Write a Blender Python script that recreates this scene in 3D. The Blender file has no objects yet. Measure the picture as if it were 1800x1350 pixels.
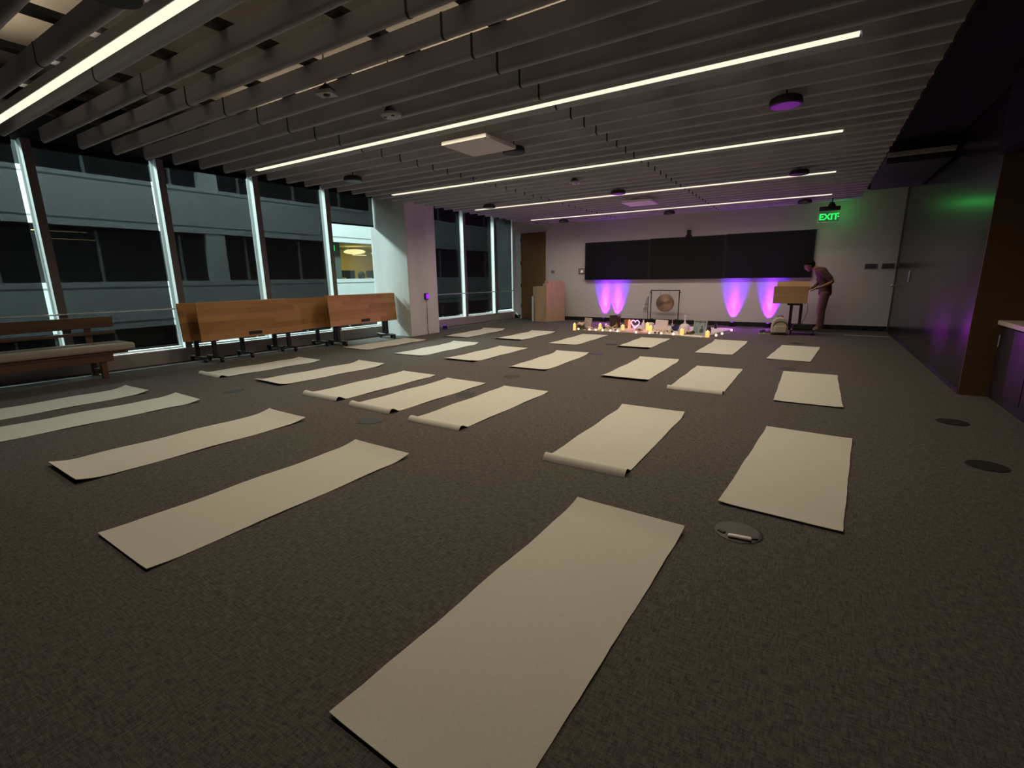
import bpy, bmesh, math, random
from mathutils import Vector, Matrix, Euler
random.seed(7)
sc = bpy.context.scene
C = sc.collection
PI = math.pi

# ------------------------------------------------------------------ materials
def mat(name, col, rough=0.6, metal=0.0, emit=None, es=0.0, spec=0.5, noise=None, bump=None, alpha=None):
    m = bpy.data.materials.new(name); m.use_nodes = True
    nt = m.node_tree; b = nt.nodes['Principled BSDF']
    b.inputs['Base Color'].default_value = (*col, 1); b.inputs['Roughness'].default_value = rough
    b.inputs['Metallic'].default_value = metal; b.inputs['Specular IOR Level'].default_value = spec
    if emit: b.inputs['Emission Color'].default_value = (*emit, 1); b.inputs['Emission Strength'].default_value = es
    tc = nt.nodes.new('ShaderNodeTexCoord')
    if noise:                                   # (scale vector, amount, detail)
        mp = nt.nodes.new('ShaderNodeMapping'); mp.inputs['Scale'].default_value = noise[0]
        n = nt.nodes.new('ShaderNodeTexNoise'); n.inputs['Scale'].default_value = 1.0; n.inputs['Detail'].default_value = noise[2]
        r = nt.nodes.new('ShaderNodeValToRGB')
        a = noise[1]
        r.color_ramp.elements[0].position = .3; r.color_ramp.elements[1].position = .7
        r.color_ramp.elements[0].color = tuple(c*(1-a) for c in col)+(1,)
        r.color_ramp.elements[1].color = tuple(min(1, c*(1+a)) for c in col)+(1,)
        nt.links.new(tc.outputs['Object'], mp.inputs['Vector']); nt.links.new(mp.outputs['Vector'], n.inputs['Vector'])
        nt.links.new(n.outputs['Fac'], r.inputs['Fac']); nt.links.new(r.outputs['Color'], b.inputs['Base Color'])
    if bump:                                    # (scale vector, strength, distance)
        mp = nt.nodes.new('ShaderNodeMapping'); mp.inputs['Scale'].default_value = bump[0]
        n = nt.nodes.new('ShaderNodeTexNoise'); n.inputs['Scale'].default_value = 1.0; n.inputs['Detail'].default_value = 3
        bp = nt.nodes.new('ShaderNodeBump'); bp.inputs['Strength'].default_value = bump[1]; bp.inputs['Distance'].default_value = bump[2]
        nt.links.new(tc.outputs['Object'], mp.inputs['Vector']); nt.links.new(mp.outputs['Vector'], n.inputs['Vector'])
        nt.links.new(n.outputs['Fac'], bp.inputs['Height']); nt.links.new(bp.outputs['Normal'], b.inputs['Normal'])
    return m

def emat(name, col, s):
    m = bpy.data.materials.new(name); m.use_nodes = True; nt = m.node_tree
    nt.nodes.remove(nt.nodes['Principled BSDF'])
    e = nt.nodes.new('ShaderNodeEmission'); e.inputs['Color'].default_value = (*col, 1); e.inputs['Strength'].default_value = s
    nt.links.new(e.outputs[0], nt.nodes['Material Output'].inputs['Surface']); return m

def mixmat(name, tcol, kind, kcol, fac, rough=.1):
    """Transparent tinted tcol mixed with diffuse / glossy / translucent kcol."""
    m = bpy.data.materials.new(name); m.use_nodes = True; nt = m.node_tree
    nt.nodes.remove(nt.nodes['Principled BSDF'])
    t = nt.nodes.new('ShaderNodeBsdfTransparent'); t.inputs['Color'].default_value = (*tcol, 1)
    k = nt.nodes.new({'diffuse': 'ShaderNodeBsdfDiffuse', 'glossy': 'ShaderNodeBsdfGlossy', 'translucent': 'ShaderNodeBsdfTranslucent'}[kind])
    k.inputs['Color'].default_value = (*kcol, 1)
    if kind == 'glossy': k.inputs['Roughness'].default_value = rough
    x = nt.nodes.new('ShaderNodeMixShader'); x.inputs['Fac'].default_value = fac
    nt.links.new(t.outputs[0], x.inputs[1]); nt.links.new(k.outputs[0], x.inputs[2])
    nt.links.new(x.outputs[0], nt.nodes['Material Output'].inputs['Surface']); return m

def carpet_mat():
    m = mat('carpet', (.1, .09, .082), .95, spec=.1)
    nt = m.node_tree; b = nt.nodes['Principled BSDF']; L = nt.links.new
    tc = nt.nodes.new('ShaderNodeTexCoord')
    def tex(scale, det, sc3=(1, 1, 1)):
        mp = nt.nodes.new('ShaderNodeMapping'); mp.inputs['Scale'].default_value = sc3
        n = nt.nodes.new('ShaderNodeTexNoise'); n.inputs['Scale'].default_value = scale; n.inputs['Detail'].default_value = det
        L(tc.outputs['Object'], mp.inputs['Vector']); L(mp.outputs['Vector'], n.inputs['Vector']); return n
    a = tex(120, 2, (1, .2, 1)); c = tex(120, 2, (.2, 1, 1)); d = tex(330, 2)
    m1 = nt.nodes.new('ShaderNodeMix'); m1.data_type = 'FLOAT'; m1.inputs[0].default_value = .5
    L(a.outputs['Fac'], m1.inputs[2]); L(c.outputs['Fac'], m1.inputs[3])
    m2 = nt.nodes.new('ShaderNodeMix'); m2.data_type = 'FLOAT'; m2.inputs[0].default_value = .45
    L(m1.outputs[0], m2.inputs[2]); L(d.outputs['Fac'], m2.inputs[3])
    r = nt.nodes.new('ShaderNodeValToRGB'); r.color_ramp.elements[0].position = .38; r.color_ramp.elements[1].position = .62
    r.color_ramp.elements[0].color = (.038, .0355, .034, 1); r.color_ramp.elements[1].color = (.165, .15, .138, 1)
    L(m2.outputs[0], r.inputs['Fac']); L(r.outputs['Color'], b.inputs['Base Color'])
    bp = nt.nodes.new('ShaderNodeBump'); bp.inputs['Strength'].default_value = .6; bp.inputs['Distance'].default_value = .006
    L(m2.outputs[0], bp.inputs['Height']); L(bp.outputs['Normal'], b.inputs['Normal'])
    return m

def wood_mat(name, c1, c2, along=1, plank=.09, rough=.4):
    """Butcher-block boards: each strip across Z its own tone, grain along the Y (1) or X (0) axis."""
    m = mat(name, c1, rough); nt = m.node_tree; b = nt.nodes['Principled BSDF']; L = nt.links.new
    tc = nt.nodes.new('ShaderNodeTexCoord'); sp = nt.nodes.new('ShaderNodeSeparateXYZ'); L(tc.outputs['Object'], sp.inputs[0])
    dv = nt.nodes.new('ShaderNodeMath'); dv.operation = 'DIVIDE'; dv.inputs[1].default_value = plank; L(sp.outputs['Z'], dv.inputs[0])
    fl = nt.nodes.new('ShaderNodeMath'); fl.operation = 'FLOOR'; L(dv.outputs[0], fl.inputs[0])
    sg = nt.nodes.new('ShaderNodeMath'); sg.operation = 'MULTIPLY_ADD'; sg.inputs[1].default_value = .77; L(fl.outputs[0], sg.inputs[0])
    dy = nt.nodes.new('ShaderNodeMath'); dy.operation = 'DIVIDE'; dy.inputs[1].default_value = .9; L(sp.outputs['Y' if along else 'X'], dy.inputs[0])
    L(dy.outputs[0], sg.inputs[2])
    f2 = nt.nodes.new('ShaderNodeMath'); f2.operation = 'FLOOR'; L(sg.outputs[0], f2.inputs[0])
    cb = nt.nodes.new('ShaderNodeCombineXYZ'); L(fl.outputs[0], cb.inputs[0]); L(f2.outputs[0], cb.inputs[1])
    wn = nt.nodes.new('ShaderNodeTexWhiteNoise'); wn.noise_dimensions = '3D'; L(cb.outputs[0], wn.inputs['Vector'])
    mp = nt.nodes.new('ShaderNodeMapping'); mp.inputs['Scale'].default_value = (6, 3, 60) if along else (3, 6, 60)
    n = nt.nodes.new('ShaderNodeTexNoise'); n.inputs['Scale'].default_value = 1.5; n.inputs['Detail'].default_value = 4
    L(tc.outputs['Object'], mp.inputs['Vector']); L(mp.outputs['Vector'], n.inputs['Vector'])
    mx = nt.nodes.new('ShaderNodeMix'); mx.data_type = 'FLOAT'; mx.inputs[0].default_value = .5
    L(wn.outputs['Value'], mx.inputs[2]); L(n.outputs['Fac'], mx.inputs[3])
    r = nt.nodes.new('ShaderNodeValToRGB'); r.color_ramp.elements[0].position = .2; r.color_ramp.elements[1].position = .8
    r.color_ramp.elements[0].color = (*c1, 1); r.color_ramp.elements[1].color = (*c2, 1)
    L(mx.outputs[0], r.inputs['Fac']); L(r.outputs['Color'], b.inputs['Base Color']); return m

M = {}
M['carpet'] = carpet_mat()
M['mat'] = mat('mat_vinyl', (.56, .55, .49), .75, spec=.25, noise=((160, 160, 160), .05, 2), bump=((9, 2.5, 1), .35, .012))
M['wall'] = mat('white_paint', (.62, .60, .61), .8, bump=((60, 60, 60), .08, .002))
M['dark_paint'] = mat('dark_paint', (.008, .008, .009), .9, spec=.15)
M['black'] = mat('black_plastic', (.012, .012, .014), .55)
M['black_metal'] = mat('black_metal', (.02, .02, .022), .4, .3)
M['baseboard'] = mat('black_rubber', (.008, .008, .009), .6)
M['felt'] = mat('grey_felt', (.43, .435, .47), .95, spec=.1, noise=((220, 220, 220), .12, 2))
M['deck'] = mat('concrete_deck', (.46, .41, .35), .9, noise=((2, 2, 2), .12, 4))
M['alu'] = mat('brushed_aluminium', (.55, .55, .54), .45, .6)
M['mullion'] = mat('window_lit_aluminium', (.86, .86, .85), .5)  # whitened so mullion sides read as bright daylight slits
M['mullion_shaded'] = mat('window_shaded_aluminium', (.26, .26, .26), .5)  # greyer copy imitates the mullion side dimmed behind the shade fabric
M['mullion_dim'] = mat('window_dim_aluminium', (.16, .14, .13), .6)  # brown darkening stands for the room face in weak warm light
M['concrete'] = mat('column_concrete', (.52, .51, .5), .8, noise=((3, 3, .8), .1, 5), bump=((12, 12, 3), .1, .004))
M['lens'] = emat('lamp_lens', (1.0, .9, .69), 1.12)
M['glass'] = mixmat('window_glass', (.93, .97, .96), 'glossy', (1, 1, 1), .05, .0)
M['shade'] = mixmat('shade_mesh', (.325, .325, .33), 'diffuse', (.05, .05, .054), .35)
M['sill'] = mat('sill_panel', (.36, .33, .31), .5, .2)
M['table_wood'] = wood_mat('table_oak', (.29, .135, .042), (.48, .25, .09), 1, .1, .38)
M['bench_wood'] = wood_mat('bench_wood', (.08, .04, .02), (.13, .07, .034), 1, .05, .5)
M['cushion'] = mat('cushion_fabric', (.34, .31, .25), .9)
M['lectern_wood'] = mat('lectern_wood', (.5, .34, .2), .5, noise=((14, 14, 2.5), .1, 4))
M['door_wood'] = mat('door_wood', (.17, .095, .032), .5, noise=((22, 22, 1.5), .12, 4))
M['board'] = mat('board_surface', (.005, .0055, .008), .7, spec=.25)
M['dark_gloss'] = mat('dark_gloss_panel', (.012, .012, .014), .22, spec=.3, bump=((3, 3, 14), .06, .01))
M['brown'] = mat('brown_wall_panel', (.12, .07, .03), .6, noise=((4, 4, 30), .1, 3))
M['counter'] = mat('counter_stone', (.55, .48, .42), .4, noise=((30, 30, 30), .1, 3))
M['cabinet'] = mat('dark_cabinet', (.018, .014, .02), .45)
M['card'] = mat('cardboard', (.46, .30, .14), .85, noise=((6, 6, 60), .06, 2))
M['canvas'] = mat('cream_canvas', (.5, .45, .34), .9, noise=((60, 60, 60), .08, 2))
M['white'] = mat('white_plastic', (.7, .69, .66), .5)
M['grey_dev'] = mat('grey_plastic', (.4, .4, .39), .5)
M['skin'] = mat('skin', (.21, .105, .065), .55)
M['shirt'] = mat('brown_shirt', (.075, .034, .024), .9)
M['trousers'] = mat('taupe_trousers', (.15, .085, .07), .9)
M['hair'] = mat('dark_hair', (.007, .005, .004), .9, spec=.1)
M['bronze'] = mat('gong_bronze', (.32, .22, .17), .38, .8, noise=((9, 9, 9), .25, 3))
M['candle'] = mat('candle_wax', (.75, .55, .22), .6, emit=(1, .62, .16), es=.75)
M['candle_dim'] = mat('candle_wax_dim', (.75, .48, .3), .6, emit=(1, .5, .2), es=.35)
M['flame'] = emat('flame', (1, .82, .3), 4)
M['bulb'] = emat('string_bulb', (1, .72, .5), 2.2)
M['neon'] = emat('neon_tube', (1, .35, .95), 2.6)
M['white_cloth'] = mat('white_cloth', (.72, .66, .6), .9, bump=((25, 25, 25), .5, .02))
M['pink_cloth'] = mat('pink_cloth', (.75, .45, .45), .9, bump=((30, 30, 30), .5, .02))
M['terracotta'] = mat('terracotta', (.42, .15, .07), .7)
M['dark_wood'] = mat('dark_wood', (.06, .03, .025), .5)
M['gold'] = mat('olive_glass', (.26, .18, .05), .3)
M['crystal'] = mat('frosted_quartz', (.78, .7, .74), .35)
M['print'] = mat('blue_grey_print', (.26, .33, .38), .5, noise=((14, 14, 5), .4, 3))
M['print_dark'] = mat('dark_ink', (.05, .06, .07), .5)
M['picture'] = mat('pale_print', (.5, .38, .36), .5, noise=((8, 8, 8), .35, 2))
M['cobalt'] = mat('cobalt_glaze', (.02, .02, .16), .3)
M['leaf'] = mat('dark_leaf', (.05, .06, .025), .7)
M['petal'] = mat('pink_petal', (.65, .3, .3), .7)
M['petal_cream'] = mat('cream_petal', (.7, .55, .38), .7)
M['stone'] = mat('brown_stone', (.16, .09, .07), .6)
M['drift'] = mat('driftwood', (.55, .42, .28), .8)
M['violet_led'] = emat('violet_led', (.3, .02, 1), 1.5)
M['screen'] = emat('lit_screen', (.85, .8, .85), .55)
M['screen_dark'] = mat('screen_dark', (.08, .07, .09), .4)
M['exit_letter'] = emat('exit_letters', (.03, 1, .14), 1.1)
M['acrylic'] = mixmat('clear_acrylic', (.9, .95, .92), 'glossy', (1, 1, 1), .12, .05)
M['acrylic_edge'] = mat('acrylic_edge', (.7, .8, .75), .3)
M['facade'] = mat('facade_panel', (.72, .75, .74), .6)
M['facade_groove'] = mat('facade_groove', (.25, .27, .27), .8)
M['facade_glass'] = mat('facade_dark_glass', (.02, .022, .022), .25)
M['office_wall'] = mat('office_yellow_wall', (.72, .6, .26), .8)
M['office_dark'] = mat('office_grey_wall', (.19, .2, .17), .9)
M['office_lamp'] = emat('office_lamp', (1, .78, .35), 1.6)
M['office_green'] = emat('office_green', (.05, 1, .2), .9)
M['metal_lid'] = mat('outlet_metal', (.035, .033, .032), .4, .4)
M['paper'] = mat('white_paper', (.75, .74, .72), .8)
M['sole'] = mat('shoe_sole', (.6, .55, .52), .7)
M['shoe'] = mat('shoe_canvas', (.08, .06, .09), .8)

# ------------------------------------------------------------------ mesh helpers
def NB(): return bmesh.new()
def box(bm, c, s, rot=None):
    m = Matrix.Translation(c)
    if rot: m = m @ Euler(rot).to_matrix().to_4x4()
    m = m @ Matrix.Diagonal((s[0], s[1], s[2], 1))
    bmesh.ops.create_cube(bm, size=1, matrix=m); return bm
def bb(bm, x0, x1, y0, y1, z0, z1):
    return box(bm, ((x0+x1)/2, (y0+y1)/2, (z0+z1)/2), (x1-x0, y1-y0, z1-z0))
def cyl(bm, a, b, r, r2=None, seg=16):
    a = Vector(a); b = Vector(b); d = b-a
    m = Matrix.Translation((a+b)/2) @ d.to_track_quat('Z', 'Y').to_matrix().to_4x4()
    bmesh.ops.create_cone(bm, cap_ends=True, segments=seg, radius1=r, radius2=r if r2 is None else r2, depth=d.length, matrix=m); return bm
def ball(bm, c, r, s=(1, 1, 1), u=14, v=10):
    bmesh.ops.create_uvsphere(bm, u_segments=u, v_segments=v, radius=r, matrix=Matrix.Translation(c) @ Matrix.Diagonal((*s, 1))); return bm
def lathe(bm, prof, seg=24, c=(0, 0, 0)):
    rings = []
    for r, z in prof:
        rings.append([bm.verts.new((c[0]+r*math.cos(2*PI*i/seg), c[1]+r*math.sin(2*PI*i/seg), c[2]+z)) for i in range(seg)])
    for a, b in zip(rings, rings[1:]):
        for i in range(seg):
            bm.faces.new((a[i], a[(i+1) % seg], b[(i+1) % seg], b[i]))
    bm.faces.new(list(reversed(rings[0]))); bm.faces.new(rings[-1]); return bm
def prism(bm, pts, z0, z1):
    a = [bm.verts.new((x, y, z0)) for x, y in pts]; b = [bm.verts.new((x, y, z1)) for x, y in pts]
    n = len(pts); bm.faces.new(list(reversed(a))); bm.faces.new(b)
    for i in range(n): bm.faces.new((a[i], a[(i+1) % n], b[(i+1) % n], b[i]))
    return bm
def tube(bm, pts, r, seg=8, closed=False):
    pts = [Vector(p) for p in pts]; n = len(pts); rings = []
    up = Vector((0, 0, 1))
    for i, p in enumerate(pts):
        t = (pts[(i+1) % n]-pts[i-1]) if closed else (pts[min(i+1, n-1)]-pts[max(i-1, 0)])
        t.normalize(); x = t.cross(up)
        if x.length < 1e-3: x = t.cross(Vector((1, 0, 0)))
        x.normalize(); y = x.cross(t)
        rings.append([bm.verts.new(p+r*(math.cos(2*PI*k/seg)*x+math.sin(2*PI*k/seg)*y)) for k in range(seg)])
    for i in range(n if closed else n-1):
        a, b = rings[i], rings[(i+1) % n]
        for k in range(seg): bm.faces.new((a[k], a[(k+1) % seg], b[(k+1) % seg], b[k]))
    if not closed: bm.faces.new(rings[0]); bm.faces.new(list(reversed(rings[-1])))
    return bm
def extrude_x(bm, prof, x0, x1):
    """Closed YZ profile pushed along X."""
    a = [bm.verts.new((x0, y, z)) for y, z in prof]; b = [bm.verts.new((x1, y, z)) for y, z in prof]
    n = len(prof); bm.faces.new(list(reversed(a))); bm.faces.new(b)
    for i in range(n): bm.faces.new((a[i], a[(i+1) % n], b[(i+1) % n], b[i]))
    return bm

def obj(name, bm, m, parent=None, loc=(0, 0, 0), rot=(0, 0, 0), bevel=0, smooth=False):
    bmesh.ops.recalc_face_normals(bm, faces=bm.faces[:])
    me = bpy.data.meshes.new(name); bm.to_mesh(me); bm.free()
    if smooth:
        for p in me.polygons: p.use_smooth = True
        if hasattr(me, 'set_sharp_from_angle'): me.set_sharp_from_angle(angle=math.radians(40))
    me.materials.append(M[m] if isinstance(m, str) else m)
    o = bpy.data.objects.new(name, me); C.objects.link(o)
    o.location = loc; o.rotation_euler = rot
    if parent: o.parent = parent
    if bevel:
        md = o.modifiers.new('edge', 'BEVEL'); md.width = bevel; md.segments = 2; md.limit_method = 'ANGLE'
    return o
def thing(name, label, cat, loc=(0, 0, 0), rz=0, group=None):
    o = bpy.data.objects.new(name, None); C.objects.link(o); o.empty_display_size = .1
    o.location = loc; o.rotation_euler = (0, 0, rz); o['label'] = label; o['category'] = cat
    if group: o['group'] = group
    return o
def tag(o, label, cat, group=None, kind=None):
    o['label'] = label; o['category'] = cat
    if group: o['group'] = group
    if kind: o['kind'] = kind
    return o
def struct(name, bm, m, parent=None, **k):
    o = obj(name, bm, m, parent, **k)
    if not parent: o['kind'] = 'structure'
    return o
def dup(root, loc, label, rz=None, group=None):
    r = root.copy(); C.objects.link(r); r.location = loc; r['label'] = label
    if rz is not None: r.rotation_euler = (0, 0, rz)
    if group: r['group'] = group
    for ch in list(root.children):
        c = ch.copy(); C.objects.link(c); c.parent = r
        for g in list(ch.children):
            d = g.copy(); C.objects.link(d); d.parent = c
    return r
ORD = ['first', 'second', 'third', 'fourth', 'fifth', 'sixth', 'seventh', 'eighth', 'ninth', 'tenth']

# ------------------------------------------------------------------ shell
YB = 13.55                                      # altar wall
def XW(y): return -9.12+.069*(y-2.83)           # the window wall runs slightly askew
bm = NB(); bb(bm, -9.6, 2.8, -3.2, 13.8, -.12, 0); struct('floor', bm, 'carpet')
bm = NB(); bb(bm, -9.9, 2.9, -3.3, 13.9, 3.7, 3.85); struct('ceiling', bm, 'deck')
bm = NB(); bb(bm, -9.0, 1.43, YB, YB+.2, 0, 3.7); struct('wall_back', bm, 'wall')
bm = NB(); bb(bm, -9.9, 2.9, -3.3, -3.1, 0, 3.7); struct('wall_front', bm, 'dark_paint')
bm = NB(); bb(bm, -7.18, 1.42, YB-.018, YB, 0, .11); struct('baseboard_back', bm, 'baseboard')
bm = NB(); bb(bm, -8.38, -8.14, YB-.018, YB, 0, .11); struct('baseboard_corner', bm, 'baseboard')
# right side: dark jamb, glossy partition, brown nook with a counter
bm = NB(); bb(bm, 1.43, 1.62, 13.1, 13.75, 0, 3.7); struct('trim_1', bm, 'black')
pr = bm = NB(); bb(bm, 1.42, 1.6, 6.86, 13.08, .06, 3.7); wr = struct('wall_right', bm, 'dark_gloss')
bm = NB(); bb(bm, 1.415, 1.6, 6.86, 13.08, 0, .06); struct('baseboard_right', bm, 'baseboard')
bm = NB(); bb(bm, 1.421, 2.8, 6.84, 7.0, 0, 3.7); struct('wall_nook_end', bm, 'brown')
bm = NB(); bb(bm, 2.6, 2.8, -3.2, 6.84, 0, 3.7); struct('wall_nook_back', bm, 'brown')
bm = NB(); bb(bm, 1.38, 2.6, -3.1, 6.84, 2.42, 3.7); struct('wall_nook_header', bm, 'dark_paint')
bm = NB(); bb(bm, .72, 1.40, -3.1, 13.5, 3.06, 3.12); struct('ceiling_soffit_right', bm, 'dark_paint')
k = thing('counter', 'dark kitchen counter with a pale stone top in the brown nook', 'counter', (0, 0, 0))
bm = NB(); bb(bm, 1.66, 2.58, .5, 6.83, 0, .765); obj('cabinet_body', bm, 'cabinet', k)
bm = NB(); bb(bm, 1.62, 2.59, .5, 6.835, .765, .81); obj('worktop', bm, 'counter', k, bevel=.004)
for i in range(6):
    y = 6.8-i*.9
    bm = NB(); bb(bm, 1.645, 1.66, y-.88, y, .1, .75); d = obj('cabinet_door', bm, 'cabinet', k, bevel=.003)
    bm = NB(); cyl(bm, (1.63, y-.08, .55), (1.63, y-.08, .67), .006, seg=8); obj('handle', bm, 'alu', d)
bm = NB(); cyl(bm, (1.43, 13.05, 1.02), (1.38, 13.05, 1.02), .012, seg=10); ball(bm, (1.36, 13.05, 1.02), .032); tag(obj('door_knob', bm, 'alu', smooth=True), 'small round metal knob at the dark wall corner', 'knob')
bm = NB(); bb(bm, 1.395, 1.42, 11.35, 11.41, 1.12, 1.32); tag(obj('pull_handle', bm, 'alu', bevel=.005), 'small pale pull handle on the dark glossy partition', 'handle')
bm = NB(); bb(bm, .6, 1.36, 12.35, 12.42, 0, .008); tag(obj('pale_floor_strip', bm, 'sill'), 'thin pale strip on the carpet by the dark corner', 'strip')  # thin flat strip, paler than the carpet
# black box put in for the dark ceiling recess, pale bar for its lit beam
k = thing('recess_box', 'added black box for the dark ceiling recess above the partition', 'duct', (0, 0, 0))
bm = NB(); bb(bm, .66, 1.38, 9.0, 11.6, 2.80, 3.055); obj('black_box', bm, 'black', k)
bm = NB(); bb(bm, .66, 1.38, 8.9, 9.0, 2.88, 2.93); obj('beam_bar', bm, 'sill', k)
# column
bm = NB(); bb(bm, -8.95, -7.83, 8.12, 9.1, 0, 3.7); struct('wall_column', bm, 'concrete', bevel=.012)

# door in the altar wall
bm = NB(); bb(bm, -8.10, -7.20, YB-.03, YB-.002, .012, 2.66); d = struct('door_1', bm, 'door_wood')
bm = NB()
bb(bm, -8.14, -8.10, YB-.035, YB, 0, 2.69); bb(bm, -7.20, -7.175, YB-.035, YB, 0, 2.69); bb(bm, -8.14, -7.175, YB-.035, YB, 2.665, 2.69)
obj('door_frame', bm, 'wall', d)
for z in (.35, 1.0, 1.7, 2.4):
    bm = NB(); bb(bm, -8.115, -8.09, YB-.042, YB-.028, z, z+.11); obj('hinge', bm, 'black_metal', d)

# ------------------------------------------------------------------ window wall
MY = [-.62, .88, 2.39, 3.91, 5.40, 6.86, 8.32, 9.72, 11.12, 12.51, 13.55]
ZS, ZT = .225, 3.3                              # sill and head
zb = NB()
def wall_run(name, z0, z1, off0, off1, y0, y1, m):
    bm = NB()
    prism(bm, [(XW(y0)+off0, y0), (XW(y0)+off1, y0), (XW(y1)+off1, y1), (XW(y1)+off0, y1)], z0, z1)
    return struct(name, bm, m)
wall_run('wall_window_base', 0, ZS-.02, -.1, -.03, -3.1, 8.12, 'sill')
wall_run('wall_window_base_far', 0, ZS-.02, -.1, -.03, 9.1, 13.55, 'sill')
wall_run('window_sill_board', ZS-.02, ZS, -.3, -.02, -3.1, 8.12, 'mullion')
wall_run('window_sill_board_far', ZS-.02, ZS, -.3, -.02, 9.1, 13.55, 'mullion')
wall_run('wall_window_head', ZT, 3.75, -.35, .1, -3.1, 13.55, 'dark_paint')
bm = NB(); prism(bm, [(XW(-3.1)-.2, -3.1), (-7.62, -3.1), (-7.62, 13.5), (XW(13.5)-.2, 13.5)], 3.22, 3.3); struct('ceiling_soffit_window', bm, 'dark_paint')
bm = NB(); bb(bm, -10.2, -9.3, -3.3, -.62, 0, 3.7); struct('wall_window_end', bm, 'dark_paint')
bm = NB(); bb(bm, -9.0, -8.38, 13.5, 13.9, 0, 3.7); struct('wall_corner', bm, 'wall')
SHADE_HEM = {i: .318 for i in range(10)}
SHADE_HEM[5] = 2.50                             # this shade is pulled up
SHADE_TXT = {
    0: 'dark mesh roller shade drawn behind the middle of the wooden bench',
    1: 'dark mesh roller shade drawn behind the end of the wooden bench',
    2: 'dark mesh roller shade drawn between the bench and the folded tables',
    3: 'dark mesh roller shade drawn above the first folded table',
    4: 'dark mesh roller shade drawn above the gap of the folded tables',
    5: 'dark mesh roller shade pulled half up beside the concrete column',
    7: 'dark mesh roller shade drawn just beyond the concrete column',
    8: 'dark mesh roller shade between the two far lit window slits',
    9: 'narrow dark mesh roller shade in the corner by the wooden door'}
for i in range(10):
    y0, y1 = MY[i], MY[i+1]
    if i == 6: continue
    win = bpy.data.objects.new(f'window_{i+1}', None); C.objects.link(win); win['kind'] = 'structure'
    g = NB(); prism(g, [(XW(y0)-.15, y0), (XW(y0)-.138, y0), (XW(y1)-.138, y1), (XW(y1)-.15, y1)], ZS, ZT); obj('glass_pane', g, 'glass', win)
    # mullion at the far side of the pane, lit, shaded and dim tones painted in
    if i not in (5, 9):
        f = NB(); prism(f, [(XW(y1)-.085, y1), (XW(y1)+.01, y1), (XW(y1)+.017, y1+.095), (XW(y1)-.078, y1+.095)], ZS, ZT); mu = obj('mullion', f, 'mullion', win)
        f = NB(); prism(f, [(XW(y1)-.21, y1), (XW(y1)-.086, y1), (XW(y1)-.079, y1+.095), (XW(y1)-.203, y1+.095)], ZS, ZT); obj('outer_shaded', f, 'mullion_shaded', mu)
        f = NB(); prism(f, [(XW(y1)+.0105, y1-.001), (XW(y1)+.018, y1-.001), (XW(y1)+.025, y1+.097), (XW(y1)+.0175, y1+.097)], ZS, ZT); obj('dim_face', f, 'mullion_dim', mu)  # thin strip that carries the painted dim room face
    f = NB(); prism(f, [(XW(y0)-.17, y0), (XW(y0)-.10, y0), (XW(y1)-.10, y1), (XW(y1)-.17, y1)], ZS, ZS+.03); obj('bottom_rail', f, 'mullion', win)
    # shade
    a, b = y0+.105, y1-(.085 if i != 9 else .02)
    if i == 5: b = 8.10
    if i == 7: a = 9.15
    if i == 9: b = 13.48
    s = thing('roller_shade', SHADE_TXT[i], 'roller shade', (0, 0, 0), 0, None)
    z0 = SHADE_HEM[i]
    f = NB(); prism(f, [(XW(a)-.05, a), (XW(a)-.0485, a), (XW(b)-.0485, b), (XW(b)-.05, b)], z0, 3.13); obj('fabric', f, 'shade', s)
    f = NB(); prism(f, [(XW(a)-.056, a), (XW(a)-.043, a), (XW(b)-.043, b), (XW(b)-.056, b)], z0-.012, z0+.02); obj('hem_bar', f, 'dark_paint', s)
    f = NB(); prism(f, [(XW(a)-.1, a-.03), (XW(a)-.01, a-.03), (XW(b)-.01, b), (XW(b)-.1, b)], 3.13, 3.22); obj('cassette', f, 'dark_paint', s)
f = NB()                                        # lead mullion of the corner pane seen beside the wall
# hand rail in front of the shades
for nm, ya, yb, txt in (('handrail', -.6, 8.1, 'thin metal hand rail along the windows behind the bench and tables'), ('handrail', 9.12, 13.5, 'thin metal hand rail along the far windows beyond the column')):
    r = thing(nm, txt, 'rail', (0, 0, 0))
    bm = NB(); cyl(bm, (XW(ya)+.05, ya, .89), (XW(yb)+.05, yb, .89), .011, seg=10); obj('bar', bm, 'alu', r, smooth=True)
    for y in MY:
        if ya < y < yb:
            bm = NB(); cyl(bm, (XW(y)+.01, y+.045, .89), (XW(y)+.05, y+.045, .89), .008, seg=8); obj('bracket', bm, 'alu', r)

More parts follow.
